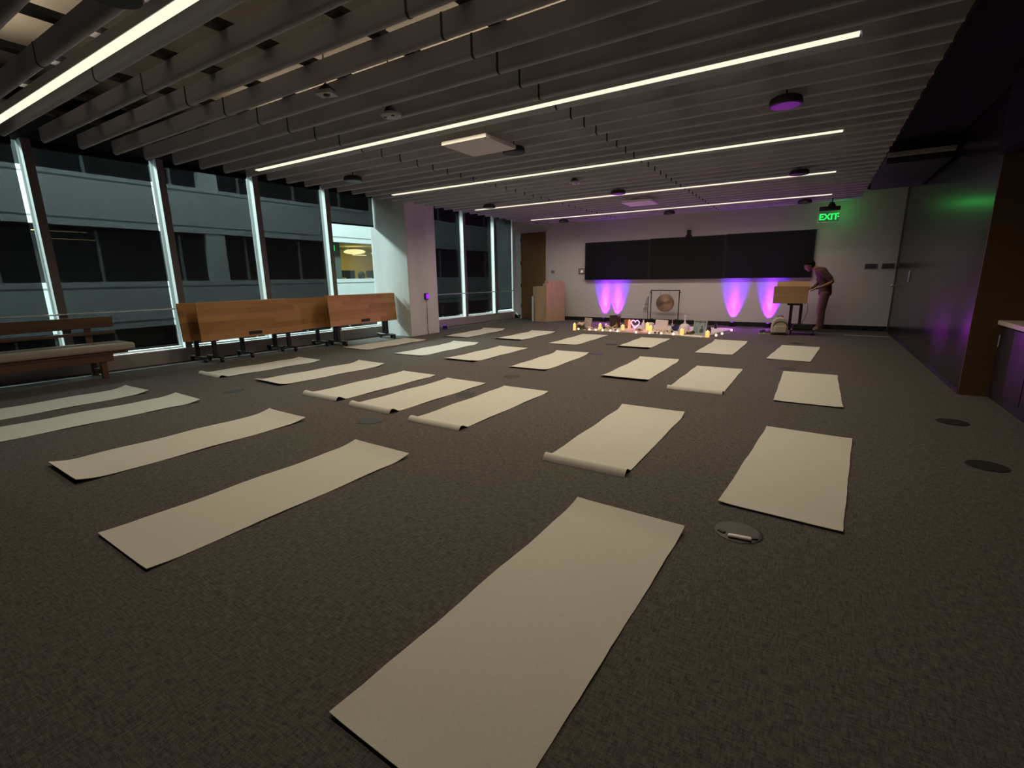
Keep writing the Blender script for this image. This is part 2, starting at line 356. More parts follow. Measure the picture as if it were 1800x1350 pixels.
# ------------------------------------------------------------------ opposite building
FX = -17.5
B = thing('office_building', 'pale banded office building seen across through the windows', 'building', (0, 0, 0))
BY0, BY1 = -12.0, 48.0
for z0, z1, g1, g2 in ((4.9+1.33-.0, 7.6, 6.3, 7.4), (2.895, 4.315, 3.1, 4.185), (-.02, 1.36, .18, 1.19), (-3.0, -1.6, -2.8, -1.75)):
    bm = NB(); bb(bm, FX-.3, FX, BY0, BY1, z0, z1); s = obj('spandrel', bm, 'facade', B)
    for g in (g1, g2):
        bm = NB(); bb(bm, FX, FX+.004, BY0, BY1, g-.022, g+.022); obj('groove', bm, 'facade_groove', s)
for z0, z1 in ((4.315, 6.23), (1.36, 2.895), (-1.6, -.02)):
    segs = [(BY0, 13.75), (17.6, BY1)] if z0 == 1.36 else [(BY0, BY1)]
    for a, b in segs:
        bm = NB(); bb(bm, FX-.25, FX-.2, a, b, z0, z1); w = obj('window_band', bm, 'facade_glass', B)
        y = BY0+.6
        while y < BY1:
            if a < y < b:
                bm = NB(); bb(bm, FX-.2, FX-.12, y-.03, y+.03, z0, z1); obj('mullion', bm, 'facade_groove', w)
            y += 2.15
    for p in (-4.2, 2.25, 8.72):
        bm = NB(); bb(bm, FX-.2, FX-.02, p, p+.62, z0, z1); obj('pier', bm, 'facade', B)
# lit office behind the clear part of the facade
bm = NB(); bb(bm, FX-.25, FX-.24, 13.75, 17.6, 1.36, 2.895); obj('office_glass', bm, 'glass', B)
R_ = NB(); bb(R_, -22.1, -22, 14.2, 20.5, .8, 3.0); obj('office_back_wall', R_, 'office_wall', B)
R_ = NB(); bb(R_, -22, FX-.3, 20.4, 20.5, .8, 3.0); obj('office_end_wall', R_, 'office_wall', B)
R_ = NB(); bb(R_, -22, FX-.3, 13.6, 20.5, .7, .8); obj('office_floor', R_, 'office_dark', B)
R_ = NB(); bb(R_, -22, FX-.3, 13.6, 20.5, 2.96, 3.05); obj('office_ceiling', R_, 'office_wall', B)
R_ = NB(); bb(R_, -22, FX-.3, 13.55, 13.65, .8, 3.0); obj('office_side_wall', R_, 'office_dark', B)
R_ = NB(); bb(R_, FX-1.0, FX-.8, 13.65, 14.75, .8, 2.96); obj('office_partition', R_, 'office_dark', B)
for y, z in ((15.2, 2.62), (17.0, 2.5), (18.2, 2.62)):
    R_ = NB(); bb(R_, FX-2.2, FX-2.1, y-.4, y+.4, z, z+.03); obj('office_lamp_strip', R_, 'office_lamp', B)
R_ = NB(); ball(R_, (FX-2.6, 17.1, 2.7), .45, (1.2, 1.2, .28)); obj('office_drum_lamp', R_, 'office_lamp', B)
R_ = NB(); bb(R_, FX-.36, FX-.33, 13.90, 14.12, 2.56, 2.78); obj('office_exit_lamp', R_, 'office_green', B)
for y in (15.6, 17.2):
    R_ = NB(); bb(R_, FX-1.5, FX-1.44, y-.42, y+.42, 1.42, 1.75); bb(R_, FX-1.5, FX-1.0, y-.05, y+.05, .8, 1.42); obj('office_monitor', R_, 'facade_glass', B)
for y in (14.9, 16.3):
    R_ = NB(); ball(R_, (FX-1.3, y, 1.5), .22, (.4, 1, 1)); bb(R_, FX-1.32, FX-1.28, y-.03, y+.03, .8, 1.4); obj('office_chair', R_, 'facade_glass', B)
for y, z in ((5.0, 2.72), (5.25, 2.52)):        # lamp rows in the dark offices
    R_ = NB(); bb(R_, FX-.19, FX-.17, y-.55, y+.6, z, z+.018); obj('office_lamp_strip', R_, M['office_lamp'], B)

# ------------------------------------------------------------------ ceiling: felt baffles, rails, light strips
PITCH, ZB, HB, TB = .328, 2.85, .15, .056
BX0, BX1 = -7.45, .62
def baffle_profile(grow=0):
    t = TB/2+grow; r = t; n = 8
    pts = [(-t, ZB+HB+grow), (-t, ZB+r-grow*0)]
    for i in range(1, n): 
        a = PI+PI*i/n
        pts.append((t*math.cos(a), ZB-grow+t+r*math.sin(a)*1.0))
    pts += [(t, ZB+r), (t, ZB+HB+grow)]
    return pts
pm = NB(); extrude_x(pm, baffle_profile(), BX0, BX1)
jm = NB(); extrude_x(jm, baffle_profile(.0025), -.009, .009)
proto = thing('acoustic_baffle', '', 'ceiling baffle', (0, 0, 0), 0, 'felt baffles across the ceiling')
obj('felt_body', pm, 'felt', proto, smooth=True)
j0 = obj('joint_band', jm, 'black', proto, loc=(-4.91, 0, 0))
j1 = j0.copy(); C.objects.link(j1); j1.parent = proto; j1.location = (-2.25, 0, 0)
first = True
STRIP_Y = [1.658+2.624*n for n in range(5)]
for kk in range(-6, 35):
    y = 2.15+PITCH*kk
    n = sum(1 for s in STRIP_Y if s < y)
    if n == 0:
        m_ = round((STRIP_Y[0]-y)/PITCH+.5)
        lab = f'grey felt ceiling baffle, {ORD[m_-1]} on the camera side of the first light strip'
    else:
        m_ = round((y-STRIP_Y[n-1])/PITCH+.5)
        lab = f'grey felt ceiling baffle, {ORD[m_-1]} beyond the {ORD[n-1]} light strip'
    if first: proto.location = (0, y, 0); proto['label'] = lab; first = False
    else: dup(proto, (0, y, 0), lab)
# rails
rp = thing('suspension_rail', '', 'rail', (0, 0, 0), 0, 'black rails that carry the baffles')
bm = NB(); bb(bm, -.05, .05, .1, 13.5, ZB+HB, ZB+HB+.045); obj('channel', bm, 'black_metal', rp)
for y in (.69, 4.9, 8.8, 12.7):
    bm = NB(); cyl(bm, (0, y, ZB+HB+.045), (0, y, 3.7), .006, seg=6); obj('hanger_rod', bm, 'black_metal', rp)
for i in range(10):
    x = -6.79+.79*i
    lab = f'black rail above the ceiling baffles, {ORD[i]} counted from the windows'
    if i == 0: rp.location = (x, 0, 0); rp['label'] = lab
    else: dup(rp, (x, 0, 0), lab)
# conduits seen up in the gap near the camera
for i, (y, z, r) in enumerate(((.55, 3.45, .05), (.82, 3.42, .03), (.98, 3.45, .045))):
    bm = NB(); cyl(bm, (-8.5, y, z), (1, y, z), r, seg=12)
    cpipe = tag(obj('conduit_pipe', bm, ('deck', 'sill', 'deck')[i], smooth=True), ('thick pipe above the baffles farthest up in the first gap', 'slim pipe above the baffles in the first gap', 'thick pale pipe above the baffles beside the slim pipe')[i], 'pipe')
# light strips
LX0, LX1 = -6.92, .07
lp = thing('light_strip', '', 'ceiling light', (0, 0, 0), 0, 'lit linear ceiling lights')
bm = NB(); bb(bm, LX0-.01, LX1+.01, -.036, .036, ZB+.012, ZB+.085); obj('housing', bm, 'alu', lp, bevel=.003)
bm = NB(); bb(bm, LX0, LX1, -.03, .03, ZB, ZB+.012); obj('lens', bm, 'lens', lp)
for x in (LX0-.016, LX1+.01):
    bm = NB(); bb(bm, x, x+.006, -.038, .038, ZB-.002, ZB+.087); obj('end_cap', bm, 'alu', lp)
for i, y in enumerate(STRIP_Y):
    lab = f'long lit ceiling strip, {ORD[i]} counted from the camera to the altar wall'
    if i == 0: lp.location = (0, y, 0); lp['label'] = lab
    else: dup(lp, (0, y, 0), lab)

# ------------------------------------------------------------------ ceiling devices
SX, SY = (-6.09, -3.24, -.40), (1.25, 5.12, 8.78, 12.35)
sp = thing('pendant_speaker', '', 'speaker', (0, 0, 0), 0, 'black drum speakers under the baffles')
bm = NB(); lathe(bm, [(.02, .075), (.10, .072), (.128, .055), (.135, .01), (.128, 0)], 28); obj('drum', bm, 'black', sp, smooth=True)
bm = NB(); lathe(bm, [(.115, -.003), (.115, .002)], 28); obj('grille', bm, 'black_metal', sp)
bm = NB(); cyl(bm, (0, 0, .07), (0, 0, .935), .007, seg=8); obj('suspension_rod', bm, 'black_metal', sp)
first = True
for j, y in enumerate(SY):
    for i, x in enumerate(SX):
        if j == 0 and i != 1: continue
        lab = f'black drum speaker under the ceiling, {("window column", "middle column", "dark wall column")[i]}, {("over the front mats", "second cross row", "third cross row", "row by the altar wall")[j]}'
        yy = y+{0: 0, 1: .08, 2: .02, 3: .0}[j]
        # hang it in the gap between two baffles
        kq = round((yy-2.15)/PITCH-.5)+.5; yy = 2.15+PITCH*kq
        if abs(min(STRIP_Y, key=lambda s: abs(s-yy))-yy) < .1: yy += PITCH
        if first: sp.location = (x, yy, 2.765); sp['label'] = lab; first = False
        else: dup(sp, (x, yy, 2.765), lab)
for (x, y, txt) in ((-3.52, 3.55, 'round pale smoke detector by the square sensor box'), (-3.52, 7.60, 'round pale detector on a dark cone between the light strips')):
    d = thing('smoke_detector', txt, 'detector', (x, y, 2.79))
    bm = NB(); lathe(bm, [(.085, 0), (.095, .008), (.095, .022), (.07, .032)], 28); obj('face_plate', bm, 'grey_dev', d, smooth=True)
    bm = NB(); lathe(bm, [(.07, .03), (.045, .075), (.03, .09)], 20); obj('mount_cone', bm, 'black', d, smooth=True)
    bm = NB(); cyl(bm, (0, 0, .09), (0, 0, .91), .006, seg=8); obj('suspension_rod', bm, 'black_metal', d)
    for dx in (-.05, .045):
        bm = NB(); lathe(bm, [(.014, -.006), (.018, .002)], 10, (dx, -.02, 0)); obj('lamp_head', bm, 'black', d)
d = thing('sensor_box', 'small square sensor box hanging below the baffles', 'sensor', (-3.56, 2.875, 2.79), .35)
bm = NB(); bb(bm, -.075, .075, -.06, .06, 0, .03); obj('housing', bm, 'grey_dev', d, bevel=.006)
bm = NB(); lathe(bm, [(.085, .03), (.05, .055), (.02, .08)], 4); obj('mount_cone', bm, 'black', d)
bm = NB(); cyl(bm, (0, 0, .08), (0, 0, .91), .008, seg=8); obj('suspension_rod', bm, 'white', d)
bm = NB(); lathe(bm, [(.02, -.012), (.03, .002)], 14, (.01, -.01, 0)); obj('lens_dome', bm, 'black', d)
for (x0, y0, txt) in ((-3.69, 4.47, 'flat white square panel under the baffles by the second light strip'), (-3.55, 9.92, 'flat square panel glowing violet by the last light strips')):
    d = thing('ceiling_panel', txt, 'ceiling panel', (x0+.3, y0+.3, 2.75))
    bm = NB(); bb(bm, -.3, .3, -.3, .3, 0, .04); obj('tile', bm, 'white', d, bevel=.003)
    for a in (-1, 1):
        for b in (-1, 1):
            bm = NB(); cyl(bm, (a*.265, b*.265, -.006), (a*.265, b*.265, .0), .008, seg=10); cyl(bm, (a*.265, b*.265, .04), (a*.265, b*.265, .95), .003, seg=6); obj('bolt', bm, 'alu', d)

# ------------------------------------------------------------------ altar-wall fittings
for i, (x0, x1, z0, z1, txt) in enumerate(((-5.87, -3.975, 1.2, 2.265, 'black wall board above the pair of violet uplights'), (-3.965, -2.055, 1.2, 2.28, 'black wall board above the gong, under the camera'), (-2.045, -.13, 1.205, 2.29, 'black wall board beside the bending person'))):
    d = thing('wall_board', txt, 'board', (0, YB, 0), 0, 'three black boards on the altar wall')
    bm = NB(); bb(bm, x0, x1, -.085, -.002, z0, z1); obj('frame', bm, 'black', d, bevel=.004)
    bm = NB(); bb(bm, x0+.02, x1-.02, -.09, -.085, z0+.02, z1-.02); obj('writing_surface', bm, 'board', d)
d = thing('wall_camera', 'small black camera standing on top of the wall boards', 'camera', (-2.97, YB-.05, 2.285))
bm = NB(); lathe(bm, [(.075, 0), (.08, .02), (.06, .045)], 20); obj('base', bm, 'black', d, smooth=True)
bm = NB(); bb(bm, -.045, .045, -.05, .04, .045, .165); obj('camera_head', bm, 'black', d, bevel=.012)
bm = NB(); cyl(bm, (0, -.05, .11), (0, -.07, .11), .025, seg=14); obj('lens', bm, 'black_metal', d)
d = thing('switch_plate', 'dark grey switch plate on the wall above the lectern', 'switch plate', (-6.97, YB, 1.457))
bm = NB(); bb(bm, -.065, .065, -.012, 0, -.05, .05); obj('plate', bm, 'grey_dev', d, bevel=.003)
for x in (-.035, 0, .035):
    bm = NB(); bb(bm, x-.012, x+.012, -.018, -.012, -.03, .03); obj('rocker', bm, 'screen_dark', d)
d = thing('touch_panel', 'wall touch panel with a lit screen beside the black boards', 'touch panel', (-5.99, YB, 1.457))
bm = NB(); bb(bm, -.11, .11, -.02, 0, -.085, .085); obj('bezel', bm, 'screen_dark', d, bevel=.004)
bm = NB(); bb(bm, -.085, .085, -.022, -.02, -.055, .07); obj('screen', bm, 'picture', d)
bm = NB(); ball(bm, (.0, -.022, 0), .032, (1, .1, 1.2)); obj('screen_glow', bm, 'screen', d)
for x0, txt in ((.86, 'dark flush wall plate farther from the dark corner'), (1.165, 'dark flush wall plate right by the dark corner')):
    d = thing('wall_plate', txt, 'wall plate', (x0+.12, YB, 1.432))
    bm = NB(); bb(bm, -.12, .12, -.012, 0, -.064, .064); obj('plate', bm, 'grey_dev', d, bevel=.003)
    bm = NB(); bb(bm, -.105, .105, -.014, -.012, -.05, .05); obj('insert', bm, 'screen_dark', d)
# EXIT sign
d = thing('exit_sign', 'green lit EXIT sign hanging from the ceiling', 'exit sign', (.07, 12.81, 2.36), .12)
bm = NB(); cyl(bm, (.03, 0, .42), (.03, 0, 1.3), .012, seg=10); obj('stem', bm, 'black_metal', d)
bm = NB(); lathe(bm, [(.075, .33), (.07, .36), (.035, .42)], 20, (.03, 0, 0)); obj('canopy', bm, 'black', d, smooth=True)
bm = NB(); bb(bm, -.19, .19, -.035, .035, .25, .335); obj('lamp_bar', bm, 'black', d, bevel=.004)
bm = NB(); bb(bm, -.2, .2, -.006, .006, .02, .25); obj('acrylic_panel', bm, 'acrylic', d)
bm = NB(); bb(bm, -.2, .2, -.007, .007, .012, .02); bb(bm, -.205, -.198, -.007, .007, .012, .25); bb(bm, .198, .205, -.007, .007, .012, .25); obj('panel_edge', bm, 'acrylic_edge', d)
fc = bpy.data.curves.new('exit_text', 'FONT'); fc.body = 'EXIT'; fc.size = .175; fc.extrude = .003; fc.align_x = 'CENTER'; fc.offset = .005
fo = bpy.data.objects.new('tmp', fc); C.objects.link(fo); bpy.context.view_layer.update()
me = bpy.data.meshes.new_from_object(fo.evaluated_get(bpy.context.evaluated_depsgraph_get())); bpy.data.objects.remove(fo)
lo = bpy.data.objects.new('lettering', me); me.materials.clear(); me.materials.append(M['exit_letter']); C.objects.link(lo); lo.parent = d
lo.location = (-.005, -.010, .065); lo.rotation_euler = (PI/2, 0, 0)
bm = NB(); prism(bm, [(.155, .0), (.185, .022), (.155, .044)], -.003, .003); obj('arrow', bm, 'exit_letter', d, loc=(0, -.010, .1), rot=(PI/2, 0, 0))

# ------------------------------------------------------------------ yoga mats
def mat_mesh(l, w, hn, hf, seed):
    """hn / hf: height of the hump that the curled near / far end makes."""
    rnd = random.Random(seed); bm = NB(); nx = 10
    ss = [0, .012, .025, .04, .058, .078, .1, .13, .17]+[.17+(l-.34)*i/22 for i in range(1, 22)]+[l-.17, l-.13, l-.1, l-.078, l-.058, l-.04, l-.025, l-.012, l]
    def hump(s, h):
        if h <= .012: return h*max(0, 1-s/.16)**2
        if h <= .03:  # lifted lip
            return h*max(0, 1-s/.17)**1.6 
        if s < .045: return h*math.sin(PI/2*(s/.045)**.8)
        return h*max(0, 1-((s-.045)/.10))**2*(3-2*max(0, 1-((s-.045)/.10)))
    ph = rnd.random()*6
    rows_t, rows_b = [], []
    for s in ss:
        wob = .0015*math.sin(s*11+ph)+.0008*math.sin(s*37+2*ph)
        rt, rb = [], []
        for i in range(nx+1):
            u = -w/2+w*i/nx
            e = abs(u)/(w/2)
            z = .001+hump(s, hn)+hump(l-s, hf)+max(0, e-.75)*.012*(1+math.sin(s*9+ph+u*3))
            uu = u+(wob if e > .95 else 0)
            rt.append(bm.verts.new((uu, s-l/2, z+.0035))); rb.append(bm.verts.new((uu, s-l/2, z)))
        rows_t.append(rt); rows_b.append(rb)
    n = len(ss)
    for j in range(n-1):
        for i in range(nx):
            bm.faces.new((rows_t[j][i], rows_t[j][i+1], rows_t[j+1][i+1], rows_t[j+1][i]))
            bm.faces.new((rows_b[j][i], rows_b[j+1][i], rows_b[j+1][i+1], rows_b[j][i+1]))
        bm.faces.new((rows_t[j][0], rows_t[j+1][0], rows_b[j+1][0], rows_b[j][0]))
        bm.faces.new((rows_t[j][nx], rows_b[j][nx], rows_b[j+1][nx], rows_t[j+1][nx]))
    for i in range(nx):
        bm.faces.new((rows_t[0][i], rows_b[0][i], rows_b[0][i+1], rows_t[0][i+1]))
        bm.faces.new((rows_t[n-1][i], rows_t[n-1][i+1], rows_b[n-1][i+1], rows_b[n-1][i]))
    return bm
MATS = [
 # x, y, angle, length, width, near hump, far hump, row, number from the windows
 (-7.08, 1.60, .03, 1.70, .61, .012, .03, 'front', 0), (-6.08, 1.68, -.035, 1.74, .61, .012, .03, 'front', 1), (-4.36, 1.83, -.03, 1.70, .62, .03, .03, 'front', 2),
 (-2.80, 1.62, -.022, 1.69, .61, .008, .03, 'front', 3), (-.80, 1.56, -.038, 1.70, .62, .008, .03, 'front', 4),
 (-7.22, 4.16, -.045, 1.60, .63, .034, .02, 'second', 0), (-5.96, 4.33, -.06, 1.70, .62, .03, .03, 'second', 1), (-4.67, 4.11, -.025, 1.62, .62, .042, .012, 'second', 2),
 (-3.77, 4.03, -.03, 1.60, .63, .042, .01, 'second', 3), (-2.84, 3.97, -.012, 1.65, .62, .036, .012, 'second', 4), (-1.26, 3.75, -.005, 1.69, .62, .042, .03, 'second', 5), (-.0, 3.65, -.07, 1.70, .61, .01, .02, 'second', 6),
 (-7.48, 7.00, -.023, 1.66, .66, .01, .01, 'third', 0), (-6.02, 6.95, .01, 1.72, .64, .01, .03, 'third', 1), (-4.82, 6.87, -.014, 1.68, .63, .025, .01, 'third', 2),
 (-3.49, 6.74, .018, 1.66, .61, .02, .03, 'third', 3), (-2.01, 6.73, -.008, 1.69, .62, .028, .03, 'third', 4), (-1.07, 6.44, -.007, 1.65, .61, .034, .008, 'third', 5), (.04, 6.44, 0, 1.74, .61, .01, .02, 'third', 6),
 (-6.94, 9.38, .05, 1.80, .64, .02, .03, 'back', 0), (-5.55, 9.44, -.005, 1.68, .65, .03, .025, 'back', 1), (-4.17, 9.37, .01, 1.74, .60, .008, .006, 'back', 2),
 (-2.79, 9.40, 0, 1.58, .61, .03, .006, 'back', 3), (-1.35, 9.42, -.02, 1.76, .60, .006, .025, 'back', 4), (-.20, 9.23, -.075, 1.70, .60, .006, .012, 'back', 5)]
MEXTRA = {('front', 4): ', by the open floor outlet', ('third', 0): ', under the folded tables', ('second', 6): ', by the open floor outlet', ('back', 3): ', before the altar'}
for i, (x, y, a, l, w, hn, hf, row, n) in enumerate(MATS):
    rowtxt = {'front': 'front row', 'second': 'second row', 'third': 'third row', 'back': 'back row by the altar'}[row]
    o = obj('yoga_mat', mat_mesh(l, w, hn, hf, i), 'mat', loc=(x, y, 0), rot=(0, 0, a), smooth=True)
    tag(o, f'pale yoga mat in the {rowtxt}, {ORD[n]} from the windows'+(MEXTRA.get((row, n), '') if row != 'back' else ''), 'yoga mat', 'yoga mats laid out in rows')

# ------------------------------------------------------------------ floor outlets
fo_ = thing('floor_outlet', '', 'floor outlet', (0, 0, 0), 0, 'round floor outlets in the carpet')
bm = NB(); lathe(bm, [(.115, 0), (.115, .003), (.1, .006), (.092, .006)], 32); obj('ring', bm, 'metal_lid', fo_, smooth=True)
bm = NB(); lathe(bm, [(.09, .0), (.088, .0045), (.02, .005)], 32); obj('lid', bm, 'metal_lid', fo_)
OUT = [(-5.97, 3.03, 'between the front and second rows, by the window side'), (-3.47, 2.98, 'between the front and second rows, near the middle'), (-3.30, 4.24, 'between the fourth and fifth mats of the second row'),
       (-3.38, 5.37, 'alone between the second and third rows'), (-3.12, 7.72, 'beyond the fourth mat of the third row'), (-5.60, 10.75, 'behind the second mat of the back row'),
       (-3.30, 8.93, 'glinting violet beside the fourth mat of the back row'), (1.147, 5.51, 'by the dark wall, farther along the nook'), (1.12, 4.33, 'by the dark wall, nearer along the nook'),
       (-.21, 10.53, 'behind the last mat of the back row'), (-.25, 7.65, 'behind the last mat of the third row')]
for i, (x, y, t) in enumerate(OUT):
    lab = 'round metal floor outlet '+t
    if i == 0: fo_.location = (x, y, 0); fo_['label'] = lab
    else: dup(fo_, (x, y, 0), lab)
o2 = dup(fo_, (-.215, 2.535, 0), 'round floor outlet with its white cable flap open')
bm = NB(); bb(bm, -.055, .055, -.014, .014, .006, .022); obj('cable_flap', bm, 'white', o2, loc=(.015, -.075, 0), rot=(0, 0, .12), bevel=.008)
for s in (-1, 1):
    bm = NB(); bb(bm, -.02, .02, -.01, .01, .004, .012); obj('latch', bm, 'black', o2, loc=(s*.075, -.045, 0), rot=(0, 0, .5*s), bevel=.003)
bm = NB(); bb(bm, -.09, .09, -.05, .05, 0, .003); tag(obj('paper_scrap', bm, 'paper', loc=(-7.3, 6.25, 0.0), rot=(0, 0, .3)), 'small white scrap of paper on the carpet by the tables', 'paper')

# ------------------------------------------------------------------ bench
d = thing('bench', 'long wooden bench with a beige seat cushion under the windows', 'bench', (0, 0, 0))
for z0, z1, x in ((.68, .84, -8.93), (.585, .625, -8.91)):
    bm = NB(); bb(bm, x-.02, x+.015, -.2, 2.93, z0, z1); obj('back_board', bm, 'bench_wood', d, bevel=.006)
for y in (.1, 1.4, 2.62):
    bm = NB(); bb(bm, -8.965, -8.945, y-.04, y+.04, .36, .82); obj('back_post', bm, 'bench_wood', d, bevel=.004)
bm = NB(); bb(bm, -8.9, -8.38, -.2, 2.97, .375, .475); obj('seat_cushion', bm, 'cushion', d, bevel=.03)
bm = NB(); bb(bm, -8.89, -8.42, -.2, 2.88, .335, .375); obj('seat_board', bm, 'bench_wood', d, bevel=.004)
bm = NB(); bb(bm, -8.47, -8.43, -.2, 2.7, .235, .335); obj('apron', bm, 'bench_wood', d, bevel=.004)
for y in (.05, 1.35, 2.58):
    for x in (-8.86, -8.48):
        bm = NB(); bb(bm, x-.035, x+.035, y-.035, y+.035, 0, .335); obj('leg', bm, 'bench_wood', d, bevel=.004)
    bm = NB(); bb(bm, -8.83, -8.51, y-.02, y+.02, .07, .12); obj('stretcher', bm, 'bench_wood', d, bevel=.004)

# ------------------------------------------------------------------ flip-top tables folded upright
def table(label, X, y0, y1, lean, footx=(-.32, .26), z0=.36, z1=.985):
    d = thing('folding_table', label, 'table', (X, 0, 0), 0, 'wooden flip-top tables folded by the windows')
    zc = (z0+z1)/2
    bm = NB(); bb(bm, -.014, .014, y0, y1, -(z1-z0)/2, (z1-z0)/2)
    t = obj('tabletop', bm, 'table_wood', d, loc=(0, 0, zc), rot=(0, lean, 0), bevel=.006)
    bm = NB(); yy = y0+(y1-y0)*.5; bb(bm, .0135, .018, yy-.13, yy+.11, -(z1-z0)/2+.035, -(z1-z0)/2+.095); obj('cable_hatch', bm, 'black', t)
    for y in (y0+.22, y1-.26):
        l = NB(); bb(l, -.075, -.03, y-.035, y+.035, .095, .70); lg = obj('leg', l, 'black_metal', d, bevel=.006)
        f = NB(); bb(f, footx[0], footx[1], y-.03, y+.03, .07, .1); obj('foot', f, 'black_metal', lg, bevel=.01)
        for x in (footx[0]+.03, footx[1]-.03):
            c = NB(); cyl(c, (x, y-.016, .036), (x, y-.003, .036), .036, seg=18); cyl(c, (x, y+.003, .036), (x, y+.016, .036), .036, seg=18); cyl(c, (x, y, .05), (x, y, .075), .012, seg=8); bb(c, x-.02, x+.02, y-.02, y+.02, .055, .072); obj('caster', c, 'black', lg)
    b = NB(); bb(b, -.1, -.02, y0+.22, y1-.26, .6, .66); obj('crossbar', b, 'black_metal', d)
    return d
table('wooden folding table tipped upright, front one of the stack next to the bench', -8.43, 3.88, 5.72, -.06, (-.3, .17))
table('wooden folding table tipped upright, behind the front one next to the bench', -8.70, 3.73, 5.6, -.06, (-.28, .2))
table('wooden folding table tipped upright, showing between the two front tables', -8.56, 4.42, 6.46, -.06, (-.25, .25))
table('wooden folding table tipped upright, front one beside the concrete column', -8.16, 6.17, 7.98, -.06, (-.3, .2), .40, 1.01)
table('wooden folding table tipped upright, behind the one beside the column', -8.34, 6.24, 8.06, -.06, (-.28, .22), .40, 1.01)

# device with a cord on the column
d = thing('night_light', 'small violet glowing box with a black cord on the column', 'lamp', (-7.83, 8.66, .905))
bm = NB(); bb(bm, 0, .045, -.06, .06, -.075, .075); obj('housing', bm, 'black', d, bevel=.01)
bm = NB(); bb(bm, .045, .05, -.035, .055, -.055, .055); obj('glow_panel', bm, 'violet_led', d)
bm = NB(); tube(bm, [(.02, 0, -.07), (.018, .005, -.3), (.022, -.003, -.55), (.018, .005, -.8), (.03, .01, -.898)], .006); obj('cord', bm, 'black', d)

# ------------------------------------------------------------------ lectern
d = thing('lectern', 'wooden lectern with a curved side in front of the door', 'lectern', (0, 0, 0))
bm = NB(); prism(bm, [(-6.76, 12.66), (-6.72, 12.655), (-6.41, 13.26), (-6.58, 13.38), (-6.93, 12.82)], .0, 1.12); obj('front_panel', bm, 'lectern_wood', d, bevel=.006)
pts = [(-6.775, 12.67), (-6.95, 12.83), (-6.62, 13.36), (-7.3, 13.3)]
for i in range(6): 
    a = math.radians(195+i*13); pts.append((-6.98+.34*math.cos(a), 13.0+.34*math.sin(a)))
bm = NB(); prism(bm, pts, .0, 1.03); obj('side_panel', bm, 'lectern_wood', d, bevel=.006)
bm = NB(); prism(bm, [(-6.70, 12.73), (-6.46, 13.2), (-6.60, 13.3), (-6.87, 12.82)], 1.12, 1.2); obj('reading_top', bm, 'lectern_wood', d, bevel=.006)
bm = NB()
for i in range(8): 
    a = math.radians(170+i*9)
    box(bm, (-6.98+.38*math.cos(a), 13.02+.38*math.sin(a), .37), (.012, .062, .74), (0, 0, a))
obj('curved_rail', bm, 'white', d)

# ------------------------------------------------------------------ gong
d = thing('gong', 'bronze gong hanging in a black stand before the white wall', 'gong', (-3.42, 13.2, 0))
bm = NB(); lathe(bm, [(.0, .03), (.06, .032), (.08, .02), (.17, .016), (.232, 0), (.24, -.03), (.234, -.032), (.226, -.008), (.16, .006), (.0, .012)], 40)
obj('disc', bm, 'bronze', d, loc=(0.0, 0, .575), rot=(PI/2, 0, 0), smooth=True)
for s in (-1, 1):
    bm = NB(); cyl(bm, (s*.37, 0, .03), (s*.37, 0, .91), .013, seg=12); obj('post', bm, 'black_metal', d)
    bm = NB(); bb(bm, s*.37-.02, s*.37+.02, -.2, .2, .0, .03); obj('foot', bm, 'black_metal', d, bevel=.005)
    bm = NB(); cyl(bm, (s*.37, 0, .865), (s*.415, 0, .865), .012, seg=10); obj('peg', bm, 'black_metal', d)
    bm = NB(); tube(bm, [(s*.10, 0, .905), (s*.115, 0, .86), (s*.12, 0, .78)], .004, 6); obj('cord', bm, 'dark_wood', d)
    bm = NB(); cyl(bm, (s*.32, 0, .12), (s*.32, 0, .165), .018, seg=10); obj('clamp', bm, 'black_metal', d)
bm = NB(); cyl(bm, (-.39, 0, .91), (.39, 0, .91), .013, seg=12); obj('top_bar', bm, 'black_metal', d)
bm = NB(); cyl(bm, (-.37, 0, .12), (.37, 0, .12), .01, seg=12); obj('lower_bar', bm, 'black_metal', d)
d = thing('bar_chime', 'row chime of short dark bars beside the gong stand', 'chime', (-3.86, 13.08, 0))
bm = NB(); cyl(bm, (.03, 0, 0), (.03, 0, .76), .008, seg=8); obj('stem', bm, 'black_metal', d)
bm = NB(); lathe(bm, [(.06, 0), (.06, .012), (.01, .02)], 16, (.03, 0, 0)); obj('base', bm, 'black_metal', d)
for i in range(12):
    z = .74-.034*i
    bm = NB(); cyl(bm, (.03, -.012, z), (-.005-.0085*i, -.012, z-.004), .0075, seg=8); obj('chime_bar', bm, 'black_metal', d)

# ------------------------------------------------------------------ uplights on the floor
up = thing('uplight', '', 'uplight', (0, 0, 0), 0, 'small black uplights along the altar wall')
bm = NB(); lathe(bm, [(.05, .03), (.055, .04), (.055, .105), (.048, .108)], 20); obj('housing', bm, 'black', up, smooth=True)
bm = NB(); lathe(bm, [(.044, .106), (.044, .1085)], 20); obj('lens', bm, 'violet_led', up)
bm = NB(); bb(bm, -.07, .07, -.05, .05, 0, .012); bb(bm, -.066, -.058, -.012, .012, .012, .075); bb(bm, .058, .066, -.012, .012, .012, .075); obj('bracket', bm, 'black_metal', up)
UPS = [(-5.235, 13.43, 'small black uplight behind the altar, first of the pair by the lectern'), (-4.85, 13.43, 'small black uplight behind the altar, second of the pair by the tall box'),
       (-1.75, 13.43, 'small black uplight on the floor past the string light end'), (-.935, 13.43, 'small black uplight on the floor behind the backpack'), (-8.2, 9.75, 'small black uplight on the floor behind the column')]
